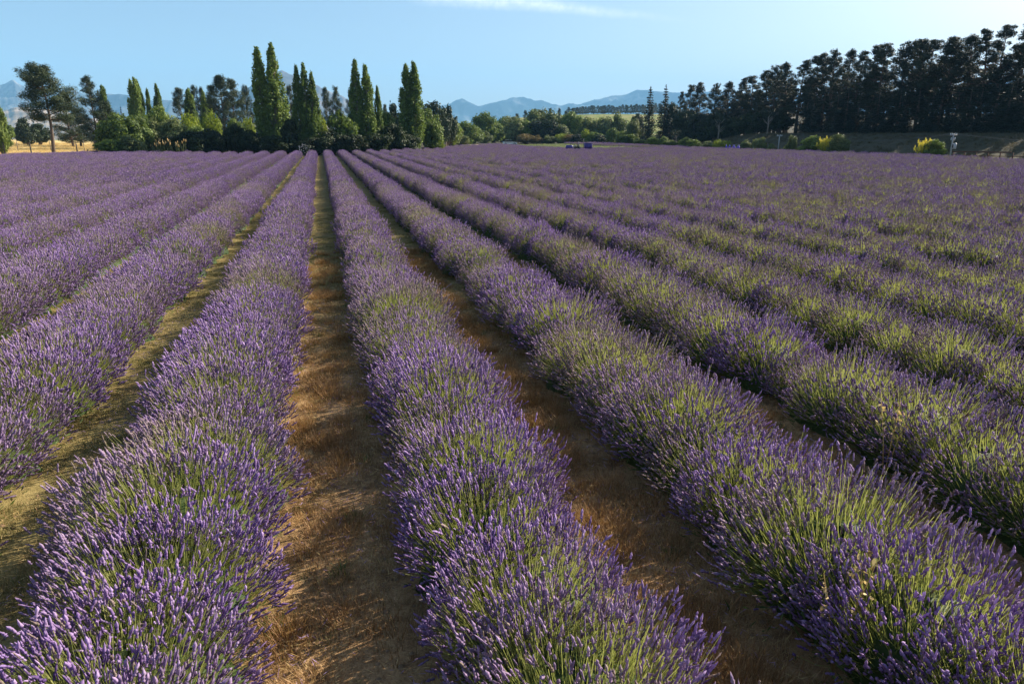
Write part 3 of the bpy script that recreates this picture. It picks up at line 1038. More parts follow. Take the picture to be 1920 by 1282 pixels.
for (kd, px, df, top, w, words) in bl:
    if px > 835:
        if px < 960:
            q = on_ground(px, float(np.interp(px, (830, 850, 880, 910, 960), (277, 274.5, 271.0, 269.5, 268.0))))
            lim = float(q @ HEAD) + 1.5
        else:
            lim = float(np.interp(px, (960, 1050, 1150, 1200, 1300), (208, 216, 210, 180, 142))) + 2
        df = lim + max(0.0, df - 180) * 0.5
        df += 0.42 * w / 1280 * df
    nm = 'tree' if ('tree' in words.split()) else None
    tree(kd, px, df, top, w, words, GS, 'tree' if nm else 'bush', name=('broadleaf_tree' if nm else None))

GR = 'small shrubs along the right edge of the field'
rl = [('bush', 1245, 256, 15, 'small green shrub left of the dead pale trunk'), ('bush', 1257, 263, 26, 'low green mound below the dead pale trunk'),
      ('bush', 1286, 258, 24, 'green shrub right of the dead pale trunk'), ('bush', 1302, 262, 22, 'yellow green shrub, next right after the pale trunk'),
      ('olive', 1330, 265, 26, 'wide low olive shrub left of the purple sacks'), ('lime', 1354, 262, 26, 'light green shrub just left of the purple sacks'),
      ('lime', 1386, 272, 14, 'low yellow shrub right behind the purple sacks'), ('olive', 1400, 262, 20, 'neat round shrub with sunlit rim right of the sacks'),
      ('olive', 1425, 258, 22, 'taller neat round shrub with sunlit rim'), ('olive', 1448, 269, 13, 'small round shrub left of the far power pole'),
      ('olive', 1480, 268, 16, 'small grey shrub right of the far power pole'), ('olive', 1487, 254, 16, 'greyish pointed shrub left of the big olive bush'),
      ('lime', 1507, 274, 22, 'flat yellow green shrub at the field edge'), ('bush', 1526, 255, 46, 'big olive green bush left of the golden shrub'),
      ('olive', 1572, 252, 34, 'rounded grey green bush right of the left golden shrub'), ('bush', 1755, 262, 36, 'rounded dark bush with lit right side by the near power pole')]
for (kd, px, top, w, words) in rl:
    # they stand just past the field's right edge (X about 69)
    r = ray(px, HZ)
    k = (x_edge(110 if px > 1300 else 135) + 1.6 + random.uniform(-0.2, 0.8)) / r[0]
    df = k * float(r @ HEAD)
    tree(kd, px, df, top, w, words, GR, 'bush')
for px, top, words in ((1548, 256, 'golden yellow vase shaped shrub between two rounded bushes'), (1734, 260, 'golden yellow vase shaped shrub beside the near power pole')):
    r = ray(px, HZ)
    df = 70.6 / r[0] * float(r @ HEAD)
    tree('vase', px, df, top, 24, words, 'golden shrubs', 'shrub')

# pointed conifers and the shelter belt on the right
GC = 'pointed conifers at the left end of the shelter belt'
tree('spruce', 1215, 196, 166, 30, 'left of two pointed dark conifers against the blue range', GC, 'tree', var=0)
tree('spruce', 1243, 194, 165, 34, 'right of two pointed dark conifers against the blue range', GC, 'tree', var=1)
tree('open', 1262, 196, 192, 34, 'dark rounded tree right of the pointed conifers', GC, 'tree')
tree('beltpine', 1274, 200, 172, 20, 'thin open crowned tree beside the pointed conifers', GC, 'tree')

belt_sky = [(1290, 160), (1305, 155), (1330, 157), (1355, 154), (1380, 146), (1400, 142), (1425, 132), (1450, 122), (1468, 117), (1490, 112), (1510, 104), (1525, 100), (1548, 95), (1570, 94), (1592, 98), (1620, 84), (1640, 82), (1665, 80), (1690, 74), (1712, 72), (1735, 74), (1755, 70), (1775, 70), (1800, 66), (1828, 54), (1862, 46), (1890, 42)]
n = len(belt_sky)
for i, (px, top) in enumerate(belt_sky):
    r = ray(px, HZ)
    X = 96 + random.uniform(-1.2, 1.2)
    k = X / r[0]
    df = k * float(r @ HEAD)
    wm = random.uniform(5.0, 6.6) if i < n - 3 else 5.2
    j = n - 1 - i
    tree_at('beltpine', X, k * r[1], at(px, top, df)[2], wm, 'tall pine of the right shelter belt, %s from its near right end' % ORD[j], 'pines of the right shelter belt', 'tree')
n2 = 24
for i in range(n2):
    Y = 84 + i * 3.4 + random.uniform(-1, 1)
    X = 99.5 + random.uniform(-1, 1.5)
    tree_at('beltpine', X, Y, zt(X, Y) + random.uniform(10.0, 12.5), random.uniform(4.6, 5.6), 'shorter pine in the shaded second belt line, %s from the right' % ORD[i], 'second line pines of the belt', 'tree')
# dense young conifers in front of it
for i in range(30):
    Y = 52 + i * 2.35 + random.uniform(-0.5, 0.5)
    X = 91.8 + random.uniform(-0.7, 0.9)
    h = np.interp(Y, (60, 120), (4.9, 7.0)) + 1.1 * random.random()
    tree_at('hedgeconifer', X, Y, zt(X, Y) + float(h), random.uniform(4.2, 5.0), 'young dark conifer in the dense front line of the belt, %s from the right' % ORD[i], 'young conifers in front of the belt', 'tree')
for i in range(5):
    px = (1874, 1890, 1905, 1916, 1928)[i]
    tp = (166, 150, 145, 136, 140)[i]
    r = ray(px, HZ)
    k = 95.5 / r[0]
    df = k * float(r @ HEAD)
    tree_at('spruce', 95.5, k * r[1], at(px, tp, df)[2], 3.4, 'dark spruce at the right picture edge, %s from the left of five' % ORD[i], 'spruces at the right edge', 'tree')
# understory at the left end of the belt
for i, (px, top, w) in enumerate([(1285, 205, 44), (1312, 214, 46), (1345, 208, 48), (1372, 220, 40), (1400, 214, 44), (1430, 205, 44), (1462, 212, 40), (1300, 235, 46), (1330, 238, 40)]):
    r = ray(px, HZ)
    k = (92.5 + random.uniform(-1, 1)) / r[0]
    tree('hedge', px, k * float(r @ HEAD), top, w, 'shaded undergrowth tree below the belt pines, %s from the left' % ORD[i], 'undergrowth of the belt', 'tree', name='dark_tree')

# bare pale-trunked trees in front of the dark belt
def bare_tree(px, top, label, thick=1.0, seed=1, X=88.0):
    g = np.random.default_rng(seed)
    r = ray(px, HZ)
    k = X / r[0]
    df = k * float(r @ HEAD)
    y = k * r[1]
    z0 = zt(X, y)
    h = at(px, top, df)[2] - z0
    t = thing('bare_tree', label, 'tree', (X, y, z0), 0, 'pale trunked trees before the belt')
    mb = MB()
    mb.tube([(0, 0, -0.3), (0.1, 0, h * 0.4), (0.0, 0.1, h * 0.7)], [0.17 * thick, 0.13 * thick, 0.08 * thick], 7)
    br = MB()
    for q in range(12):
        a = g.uniform(0, 6.28)
        z = h * g.uniform(0.3, 0.7)
        L = h * g.uniform(0.2, 0.36)
        limb(br, (0.05, 0.02, z), (math.cos(a) * L * 0.8, math.sin(a) * L * 0.8, z + L * g.uniform(0.5, 1.0)), 0.06 * thick, 0.015, g, -0.05)
    mb.obj('trunk', M_barkpale, t, True)
    br.obj('branches', M_barkpale, t, True)['kind'] = 'stuff'
    C = [(g.normal(0, h * 0.16), g.normal(0, h * 0.16), h * g.uniform(0.6, 1.0)) for _ in range(14)]
    V, Qd, tn = clump_cloud(C, [(0.5, 0.5, 0.4)] * 14, 700, 0.12, 0.5, g, 0.3)
    link('crown', mk_mesh('crown', V, Qd, None, M_shadowpine, tn), t)['kind'] = 'stuff'


bare_tree(1437, 205, 'pale slender forked tree in front of the dark belt', 1.0, 4)
bare_tree(1346, 215, 'straight pale trunk standing left of the grassy knoll', 1.1, 5)
bare_tree(1267, 246, 'dead pale forked trunk at the left foot of the belt', 1.6, 6, 78.0)

# far forest strip behind the pasture
for i in range(36):
    px = 1066 + i * 5.2 + random.uniform(-1.5, 1.5)
    top = np.interp(px, (1060, 1080, 1110, 1160, 1240), (202, 200, 199, 197, 194)) + random.uniform(-1.5, 2.0)
    df = 660 + random.uniform(-15, 25)
    tree('fullpine', px, df, top + random.uniform(-1.5, 2.5), 8 + random.uniform(0, 5), 'far dark pine behind the green pasture, %s from the left' % ORD[i], 'far pine plantation', 'tree')
for i, (px, top, df) in enumerate([(985, 207, 420), (1003, 204, 430), (1030, 203, 440), (1048, 203, 450), (1060, 208, 430), (970, 213, 400)]):
    tree('pine', px, df, top, 16, 'small distant pine left of the far plantation, %s from the left of six' % ORD[(1, 2, 3, 4, 5, 0)[i]], 'skyline pines left of the plantation', 'tree')

# pampas-like grass clump on the left
g = np.random.default_rng(77)
p0 = at(315, HZ, 99)
pg = thing('pampas_grass', 'clump of pale plumed grass among the dark shrubs on the left', 'grass clump', (p0[0], p0[1], zt(p0[0], p0[1])))
mbp, mbl = MB(), MB()
for i in range(70):
    a = g.uniform(0, 6.28)
    o = np.array([g.uniform(-2.0, 2.0), g.uniform(-0.7, 0.7), 0])
    L = g.uniform(1.2, 2.1)
    tip = o + np.array([math.cos(a) * 0.5, math.sin(a) * 0.5, L])
    mbl.tube([o, (o + tip) / 2 + (0, 0, 0.1), tip], [0.02, 0.014, 0.008], 3)
    if i % 2 == 0:
        mbp.tube([tip, tip + (0.03, 0, 0.2), tip + (0.09 * math.cos(a), 0.05, 0.45)], [0.02, 0.07, 0.01], 5, g.uniform(0, 1))
mbl.obj('leaf_blades', M_olive, pg)['kind'] = 'stuff'
mbp.obj('plumes', M_straw, pg)['kind'] = 'stuff'

# white flowering shrub below the poplars
p0 = at(568, HZ, 103)
fs = thing('flowering_shrub', 'low dark shrub with pale blossoms at the row ends between poplars', 'shrub', (p0[0], p0[1], zt(p0[0], p0[1])))
tm, cm, hh, hw = K['hedge'][0]
for nm, me in (('stems', tm), ('crown', cm)):
    o = link(nm, me, fs)
    o.scale = (0.5, 0.5, 0.42)
    if nm == 'crown':
        o['kind'] = 'stuff'
mbf = MB()
for i in range(46):
    d = rand_dirs(1, g)[0]
    c = np.array([d[0] * 0.85, -abs(d[1]) * 0.9, 0.85 + d[2] * 0.8])
    for q in range(5):
        a = q * 1.2566
        u = np.array([math.cos(a), 0.3, math.sin(a)]) * 0.055
        w = np.array([math.cos(a + 0.9), 0.25, math.sin(a + 0.9)]) * 0.05
        mbf.add([c, c + u, c + u + w, c + w], [(0, 1, 2, 3)])
mbf.obj('blossoms', M_petal, fs)['kind'] = 'stuff'

# ------------------------------------------------------------------ lavender
def spikes(mb, base, d, L, r, tone, g, sides, rings):
    """flower heads as whorled spindles; base (n,3), axis d (n,3)"""
    n = len(base)
    a = rand_dirs(n, g)
    u = a - d * (a * d).sum(1, keepdims=True)
    u /= np.linalg.norm(u, axis=1, keepdims=True)
    v = np.cross(d, u)
    V, tn = [], []
    m = len(rings)
    for (t, rr, dt) in rings:
        for k in range(sides):
            an = 2 * math.pi * k / sides + t * 3
            jit = g.uniform(0.55, 1.45, n)
            V.append(base + d * (L * t)[:, None] + (u * math.cos(an) + v * math.sin(an)) * (r * rr * jit)[:, None])
            tn.append(np.clip(tone + dt + g.normal(0, 0.06, n), 0, 1))
    V = np.stack(V, 1).reshape(-1, 3)
    tn = np.stack(tn, 1).reshape(-1)
    q = []
    for i in range(m - 1):
        for k in range(sides):
            x, y = i * sides + k, i * sides + (k + 1) % sides
            q.append((x, y, y + sides, x + sides))
    q = np.array(q)
    Q = (q[None] + (np.arange(n) * m * sides)[:, None, None]).reshape(-1, 4)
    mb.add(V, Q, None, tn)


RING_HI = [(0.0, 0.55, -0.25), (0.10, 1.0, 0.08), (0.20, 0.5, -0.22), (0.32, 1.05, 0.10), (0.45, 0.62, -0.18), (0.60, 1.0, 0.10), (0.78, 0.8, 0.12), (1.0, 0.12, 0.2)]
RING_MID = [(0.0, 0.4, -0.2), (0.30, 1.0, 0.05), (0.65, 0.85, 0.08), (1.0, 0.1, 0.15)]
RING_LO = [(0.0, 0.3, -0.15), (0.45, 1.0, 0.03), (1.0, 0.1, 0.12)]


def ribbon(mb, A, B, Cc, w, tone, g):
    """bent thin stems A-B-C as two quads"""
    n = len(A)
    d = Cc - A
    s = np.cross(d, rand_dirs(n, g))
    s /= np.linalg.norm(s, axis=1, keepdims=True) + 1e-9
    w = np.broadcast_to(w, (n,))[:, None]
    V = np.stack([A - s * w, A + s * w, B - s * w, B + s * w, Cc - s * w * 0.7, Cc + s * w * 0.7], 1).reshape(-1, 3)
    q = np.array([(0, 1, 3, 2), (2, 3, 5, 4)])
    Q = (q[None] + (np.arange(n) * 6)[:, None, None]).reshape(-1, 4)
    mb.add(V, Q, None, np.repeat(tone, 6))


def joined(name, parts):
    """one mesh out of several, keeping their materials"""
    V, Q, tn, mi, mats, off = [], [], [], [], [], 0
    for me in parts:
        c = np.empty(len(me.vertices) * 3, np.float32)
        me.vertices.foreach_get('co', c)
        V.append(c.reshape(-1, 3))
        li = np.empty(len(me.loops), np.int32)
        me.loops.foreach_get('vertex_index', li)
        Q.append(li.reshape(-1, 4) + off)
        t = np.empty(len(me.vertices), np.float32)
        me.attributes['tone'].data.foreach_get('value', t)
        tn.append(t)
        k = np.zeros(len(me.polygons), np.int32)
        me.polygons.foreach_get('material_index', k)
        mi.append(k + len(mats))
        mats.extend(me.materials)
        off += len(V[-1])
    return mk_mesh(name, np.concatenate(V), np.concatenate(Q), None, mats, np.concatenate(tn), mat_idx=np.concatenate(mi))


def lavender(seed, n, sides, rings, fat, sw, nleaf, old=False, leafw=1.0, bald=0.0):
    """one lavender bush: dome of stems radiating from the crown, each with a flower head. Returns (leaf mound, stems, flowers)"""
    g = np.random.default_rng(seed)
    a, b, h = 0.675, 0.62, 0.73
    m = int(n * 1.7)
    ph = g.uniform(0, 2 * math.pi, m)
    ct = np.where(g.random(m) < 0.20, g.uniform(0.0, 0.15, m), g.uniform(0.0, 1.0, m))
    lump = 1 + 0.06 * np.sin(ph * 3 + g.uniform(0, 6)) + 0.05 * np.sin(ph * 7 + g.uniform(0, 6))
    st = np.sqrt(np.clip(1 - ct ** 2, 0, 1))
    keep = g.random(m) < 0.55 + 0.6 * vnoise(st * np.cos(ph) * 3.2 + 5, st * np.sin(ph) * 3.2 + 9, seed)
    keep &= g.random(m) < np.where(ct > 0.72, 0.72, 1.0)
    # now and then a greener patch with fewer heads near the crown
    bx, by = g.normal(0.0, 0.22, 2)
    dx, dy = st * np.cos(ph) - bx, st * np.sin(ph) - by
    keep &= g.random(m) > bald * np.exp(-(dx ** 2 + dy ** 2) / 0.12)
    ph, ct, st, lump = ph[keep][:n], ct[keep][:n], st[keep][:n], lump[keep][:n]
    n = len(ph)
    rr = lump * (1 - np.abs(g.normal(0, 0.11, n)) + g.normal(0, 0.05, n))
    sx = st ** 0.85
    tip = np.stack([a * sx * np.cos(ph) * rr, b * sx * np.sin(ph) * rr, 0.10 + (h - 0.10) * ct ** 0.62 * rr + g.normal(0, 0.03, n)], 1)
    tip[:, 2] = np.maximum(tip[:, 2], 0.05)
    root = np.stack([tip[:, 0] * 0.50, tip[:, 1] * 0.62, 0.06 + 0.16 * ct], 1) + g.normal(0, 0.03, (n, 3))
    d = tip - root
    d /= np.linalg.norm(d, axis=1, keepdims=True)
    dd = d + np.array([0, 0, 0.22]) + g.normal(0, 0.24, (n, 3))
    dd /= np.linalg.norm(dd, axis=1, keepdims=True)
    L = np.clip(g.normal(0.068, 0.020, n), 0.025, 0.12) * (0.9 if old else 1.0)
    r = np.clip(g.normal(0.0071, 0.0018, n), 0.0035, 0.0115) * fat
    base = tip - dd * L[:, None] * 0.6
    fl = MB()
    tone = np.clip(g.normal(0.46, 0.2, n), 0, 1)
    spent = g.random(n) < (0.22 if old else 0.09)
    sp = MB()
    ok = ~spent
    spikes(fl, base[ok], dd[ok], L[ok], r[ok], tone[ok], g, sides, rings)
    spikes(sp, base[spent], dd[spent], L[spent] * 0.9, r[spent] * 0.85, tone[spent], g, sides, rings)
    stm = MB()
    mid = root + (base - root) * 0.55 + np.array([0, 0, -0.02]) * st[:, None] + g.normal(0, 0.014, (n, 3))
    ribbon(stm, root, mid, base + dd * 0.01, 0.0017 * sw, np.clip(g.normal(0.55, 0.22, n), 0, 1), g)
    # flowerless shoots near the crown
    k = int(n * (0.26 if sides > 3 and len(rings) > 4 else 0.09))
    ph2, c2 = g.uniform(0, 6.283, k), np.sqrt(g.random(k)) * 0.55
    t2 = np.stack([0.75 * c2 * np.cos(ph2), 0.75 * c2 * np.sin(ph2), 0.42 + 0.20 * g.random(k) - 0.16 * c2], 1)
    r2 = t2 * np.array([0.65, 0.65, 0.35]) + g.normal(0, 0.03, (k, 3))
    ribbon(stm, r2, (r2 + t2) / 2, t2, 0.0021 * sw, np.clip(g.normal(0.7, 0.2, k), 0, 1), g)
    # leaf mound: a lumpy dark cushion, enlarged to block light, plus narrow leaves
    mo = MB()
    nu, nv = 12, 5
    ms = 1.0 if len(rings) > 4 else 1.2  # mid and far mounds swollen further so the row sides go dark
    Vm = []
    for j in range(nv + 1):
        e = j / nv * math.pi / 2
        for i in range(nu):
            q = 2 * math.pi * i / nu
            k2 = 1 + 0.12 * math.sin(3 * q + seed) + 0.08 * g.normal()
            Vm.append((0.48 * ms * math.cos(e) * math.cos(q) * k2, 0.56 * math.cos(e) * math.sin(q) * k2, -0.02 + 0.42 * ms * math.sin(e) * (1 + 0.06 * g.normal())))
    Qm = [(j * nu + i, j * nu + (i + 1) % nu, (j + 1) * nu + (i + 1) % nu, (j + 1) * nu + i) for j in range(nv) for i in range(nu)]
    mo.add(Vm, Qm, None, 0.1)
    dl = rand_dirs(nleaf, g)
    dl[:, 2] = np.abs(dl[:, 2])
    P = np.stack([dl[:, 0] * 0.56, dl[:, 1] * 0.60, dl[:, 2] * 0.38], 1) * g.uniform(0.8, 1.22, (nleaf, 1))
    Vl, Ql = leaves(P, rand_dirs(nleaf, g), np.full(nleaf, 0.042 * leafw), 0.11 * leafw ** 0.5, g, 0.4, dl + np.array([0, 0, 0.4]))
    mo.add(Vl, Ql, None, np.repeat(np.clip(g.normal(0.5, 0.22, nleaf) + 0.25 * dl[:, 2], 0, 1), 4))
    fm = M_flower_old if old else M_flower
    return mo.mesh('leaf_mound', M_lleaf), stm.mesh('stems', M_stem), joined('flower_spikes', (fl.mesh('heads', fm), sp.mesh('spent_heads', M_spent)))


HI = [lavender(500 + i, 1750, 4, RING_HI, 1.0, 1.0, 700, bald=(0.0, 0.85, 0.4, 0.1, 0.95)[i]) for i in range(5)]
HI_OLD = [lavender(520 + i, 1400, 4, RING_HI, 0.95, 1.0, 750, True, bald=(0.4, 0.95, 0.7, 1.0, 0.2)[i]) for i in range(5)]
MID = [joined('lavender_bush', lavender(540 + i, 1700, 4, RING_MID, 1.10, 1.2, 330, bald=(0.0, 0.7, 0.0)[i])) for i in range(3)]
MID_OLD = [joined('lavender_bush', lavender(550 + i, 1450, 4, RING_MID, 1.08, 1.3, 350, True, bald=(0.3, 0.9, 0.0)[i])) for i in range(3)]
LO = [joined('lavender_bush', lavender(560 + i, 1300, 3, RING_LO, 1.65, 1.6, 90, False, 1.5)) for i in range(3)]
LO_OLD = [joined('lavender_bush', lavender(570 + i, 1100, 3, RING_LO, 1.6, 2.0, 130, True, 1.5, bald=(0.0, 0.6, 0.3)[i])) for i in range(3)]


def cut_bush(seed):
    g = np.random.default_rng(seed)
    mo = MB()
    d = rand_dirs(700, g)
    d[:, 2] = np.abs(d[:, 2])
    P = np.stack([d[:, 0] * 0.5, d[:, 1] * 0.62, d[:, 2] * 0.40], 1)
    Vl, Ql = leaves(P, d, np.full(700, 0.06), 0.25, g, 0.6, d + np.array([0, 0, 0.5]))
    mo.add(Vl, Ql, None, np.repeat(np.clip(g.normal(0.55, 0.2, 700), 0, 1), 4))
    return mo.mesh('cut_lavender_bush', M_cut)


CUT = [cut_bush(590 + i) for i in range(2)]

src = bpy.data.collections.new('plant_sources')          # meshes that the geometry-node parts pick from


def source_collection(name, meshes):
    c = bpy.data.collections.new(name)
    for i, me in enumerate(meshes):
        o = bpy.data.objects.new('%s_%02d' % (name, i), me)
        c.objects.link(o)
    return c


S_MID = source_collection('mid_lavender', MID + MID_OLD)
S_LO = source_collection('far_lavender', LO + LO_OLD)
S_CUT = source_collection('cut_lavender', CUT)


def scatter(name, P, rz, scl, idx, coll, parent=None, tilt=None):
    """one object whose geometry nodes put a mesh of coll on every point"""
    n = len(P)
    me = bpy.data.meshes.new(name)
    me.vertices.add(n)
    me.vertices.foreach_set('co', np.asarray(P, np.float32).ravel())
    a = me.attributes.new('rot', 'FLOAT_VECTOR', 'POINT')
    rv = np.zeros((n, 3), np.float32)
    if tilt is not None:
        rv[:, :2] = tilt
    rv[:, 2] = rz
    a.data.foreach_set('vector', rv.ravel())
    a = me.attributes.new('scl', 'FLOAT_VECTOR', 'POINT')
    s = np.asarray(scl, np.float32)
    if s.ndim == 1:
        s = np.repeat(s[:, None], 3, 1)
    a.data.foreach_set('vector', s.ravel())
    a = me.attributes.new('idx', 'INT', 'POINT')
    a.data.foreach_set('value', np.asarray(idx, np.int32))
    me.update()
    o = link(name, me, parent)
    ng = bpy.data.node_groups.new('place_' + name, 'GeometryNodeTree')
    ng.interface.new_socket('Geometry', in_out='INPUT', socket_type='NodeSocketGeometry')
    ng.interface.new_socket('Geometry', in_out='OUTPUT', socket_type='NodeSocketGeometry')
    nn = ng.nodes
    gi, go = nn.new('NodeGroupInput'), nn.new('NodeGroupOutput')
    ci = nn.new('GeometryNodeCollectionInfo')
    ci.inputs['Collection'].default_value = coll
    ci.inputs['Separate Children'].default_value = True
    ci.inputs['Reset Children'].default_value = True
    ip = nn.new('GeometryNodeInstanceOnPoints')
    ip.inputs['Pick Instance'].default_value = True

    def att(nm, ty):
        q = nn.new('GeometryNodeInputNamedAttribute')
        q.data_type = ty
        q.inputs['Name'].default_value = nm
        return q.outputs['Attribute']
    er = nn.new('FunctionNodeEulerToRotation')
    ng.links.new(att('rot', 'FLOAT_VECTOR'), er.inputs[0])
    ng.links.new(gi.outputs[0], ip.inputs['Points'])
    ng.links.new(ci.outputs[0], ip.inputs['Instance'])
    ng.links.new(att('idx', 'INT'), ip.inputs['Instance Index'])
    ng.links.new(er.outputs[0], ip.inputs['Rotation'])
    ng.links.new(att('scl', 'FLOAT_VECTOR'), ip.inputs['Scale'])
    ng.links.new(ip.outputs[0], go.inputs[0])
    md = o.modifiers.new('place', 'NODES')
    md.node_group = ng
    o['kind'] = 'stuff'
    return o


CUTPOLY = [on_ground(x, y, 0.4)[:2] for (x, y) in ((905, 270.5), (1000, 277.5), (1090, 281), (1245, 279.0), (1240, 276.5), (1120, 273.0), (1040, 268.5), (1010, 266.3), (900, 266.8))]
CUTPOLY = np.array(CUTPOLY)


def in_poly(x, y, poly):
    ins = False
    j = len(poly) - 1
    for i in range(len(poly)):
        xi, yi = poly[i]
        xj, yj = poly[j]
        if (yi > y) != (yj > y) and x < (xj - xi) * (y - yi) / (yj - yi) + xi:
            ins = not ins
        j = i
    return ins


LEFT_W = ['directly left of the central grass path', 'second left of the central grass path'] + [ORD[k] + ' left of the central grass path' for k in range(2, 30)]
RIGHT_W = ['directly right of the central grass path', 'second right of the central grass path'] + [ORD[k] + ' right of the central grass path' for k in range(2, 40)]

cutP = []
massL, massR = ([], [], [], []), ([], [], [], [])
n_parts = 0
for k in range(-24, 41):
    X0 = ROW0 + ROWS * k
    if X0 >= 0:
        ys = max(1.0, X0 / 1.42 - 6)
    else:
        ys = max(1.0, -X0 / 0.47 - 6)
    g = np.random.default_rng(900 + k)
    ye = y_end(X0)
    pts = []
    y = ys
    while y < ye - 0.4:
        if X0 > 60 and X0 > x_edge(y) - 0.3:
            y += 0.7
            continue
        df = X0 * HEAD[0] + y * HEAD[1]
        oldp = float(np.clip(np.interp(X0, (-4, 0.5, 3.5, 6), (0.06, 0.32, 0.68, 0.75)) * np.interp(df, (12, 24), (1.0, 0.5)), 0, 1))
        oldp += 0.35 * (vnoise(X0 * 0.13 + 7, y * 0.11, 91) - 0.5)
        old = g.random() < oldp
        s = g.uniform(0.92, 1.10)
        sxyz = (s * g.uniform(0.95, 1.05), s * g.uniform(0.95, 1.08), s * g.uniform(0.90, 1.07) * (1.0 if not old else 0.97))
        if X0 > 2 and g.random() < 0.06:
            sxyz = tuple(v * 0.82 for v in sxyz)
        off = 0.0
        if k == 1:                                   # the first row on the right is thinner near its start
            q = float(1 - smooth(5, 11, y))
            off, sxyz = 0.05 * q, (sxyz[0] * (1 - 0.10 * q), sxyz[1], sxyz[2])
        elif k == 0:
            off, sxyz = -0.04, (sxyz[0] * 1.05, sxyz[1], sxyz[2])
        pts.append((X0 + off + g.normal(0, 0.035), y, g.choice((0, math.pi)) + g.normal(0, 0.18), sxyz, old, df))
        y += g.uniform(0.64, 0.82)
    for p in [p for p in pts if in_poly(p[0], p[1], CUTPOLY)]:
        cutP.append(p)
    pts = [p for p in pts if not in_poly(p[0], p[1], CUTPOLY)]
    single = -9 <= k <= 14
    far = [[], [], [], []]
    mid = [[], [], [], []]
    root = None
    if single:
        side = LEFT_W[-k] if k <= 0 else RIGHT_W[k - 1]
        root = thing('lavender_row', 'long row of purple lavender, ' + side, 'lavender row', (X0, ys, zt(X0, ys)), 0, 'rows of flowering lavender')
    for (x, y, rz, s, old, df) in pts:
        if single and df < 13.5:
            ms = (HI_OLD if old else HI)[g.integers(0, 5)]
            e = link('lavender_plant', ms[0], root, (x - X0, y - ys, zt(x, y) - zt(X0, ys)))
            e.rotation_euler = (0, 0, rz)
            e.scale = s
            e['kind'] = 'stuff'
            for nm, me in (('stems', ms[1]), ('flower_spikes', ms[2])):
                c = link(nm, me, e)
                c['kind'] = 'stuff'
            n_parts += 1
        else:
            tgt = mid if df < 34 else far
            o = (x - X0, y - ys, zt(x, y) - zt(X0, ys)) if single else (x, y, zt(x, y))
            tgt[0].append(o)
            tgt[1].append(rz)
            wr = 0.93 if k >= 3 else 1.0
            tgt[2].append((s[0] * 0.93 * wr, s[1], s[2] * 1.05) if df < 34 else (s[0] * 0.87 * wr, s[1], s[2] * 1.10))
            tgt[3].append(int(g.integers(0, 3)) + (3 if old else 0))
    if single:
        for tgt, sr in ((mid, S_MID), (far, S_LO)):
            if tgt[0]:
                scatter('lavender_plants', tgt[0], tgt[1], tgt[2], tgt[3], sr, root)
    else:
        M = massL if k < 0 else massR
        for tgt in (mid, far):
            for q in range(4):
                M[q].extend(tgt[q])
print('lavender plants as parts:', n_parts)
tag(scatter('lavender_field', *massL, S_LO), 'far lavender on the left where the rows merge into one lilac sheet', 'lavender')
tag(scatter('lavender_field', *massR, S_LO), 'wide far lavender on the right where the rows merge into one mauve sheet', 'lavender')
if cutP:
    tag(scatter('harvested_lavender', [(p[0], p[1], zt(p[0], p[1])) for p in cutP], [p[2] for p in cutP], [p[3] for p in cutP], [i % 2 for i in range(len(cutP))], S_CUT),
        'pale green strip of already cut lavender around the purple tractor', 'lavender')


# ------------------------------------------------------------------ turf in the gaps
def tuft(seed, mat, n, h, spread, w):
    g = np.random.default_rng(seed)
    a = g.uniform(0, 6.283, n)
    r = np.sqrt(g.random(n)) * spread
    b = np.stack([r * np.cos(a), r * np.sin(a), np.zeros(n)], 1)
    hh = h * g.uniform(0.5, 1.2, n)
    le = g.uniform(0.1, 0.9, n) * hh
    a2 = a + g.normal(0, 0.9, n)
    t = b + np.stack([np.cos(a2) * le, np.sin(a2) * le, hh * (1 - 0.35 * r / spread)], 1)
    mb = MB()
    s = np.stack([-np.sin(a2), np.cos(a2), np.zeros(n)], 1) * w
    V = np.stack([b - s, b + s, t], 1).reshape(-1, 3)
    mb.add(V, None, np.arange(n * 3).reshape(-1, 3), np.repeat(np.clip(g.normal(0.5, 0.25, n), 0, 1), 3))
    return mb.mesh('grass_tuft', mat)


def litter(seed, mat=None):
    """loose dry clippings lying about"""
    g = np.random.default_rng(seed)
    n = 26
    P = np.stack([g.normal(0, 0.13, n), g.normal(0, 0.13, n), g.uniform(0.004, 0.02, n)], 1)
    d = rand_dirs(n, g) * (1, 1, 0.25)
    d /= np.linalg.norm(d, axis=1, keepdims=True)
    mb = MB()
    V, Q = leaves(P, np.tile((0.0, 0, 1), (n, 1)), np.full(n, 0.026), 0.07, g, 0.5, d)
    mb.add(V, Q, None, np.repeat(g.uniform(0.3, 1.0, n), 4))
    return mb.mesh('dry_clippings', mat or M_straw)


def clods(seed):
    g = np.random.default_rng(seed)
    mb = MB()
    for i in range(7):
        c = np.array([g.normal(0, 0.11), g.normal(0, 0.11), 0.0])
        r = g.uniform(0.008, 0.024)
        d = np.array([(1, 0, 0), (0.3, 0.95, 0), (-0.8, 0.6, 0), (-0.8, -0.6, 0), (0.3, -0.95, 0), (0, 0, 0.8)], float) * r * g.uniform(0.7, 1.3, (6, 1))
        mb.add(c + d, None, [(0, 1, 5), (1, 2, 5), (2, 3, 5), (3, 4, 5), (4, 0, 5)], g.random())
    return mb.mesh('soil_clods', M_clod)


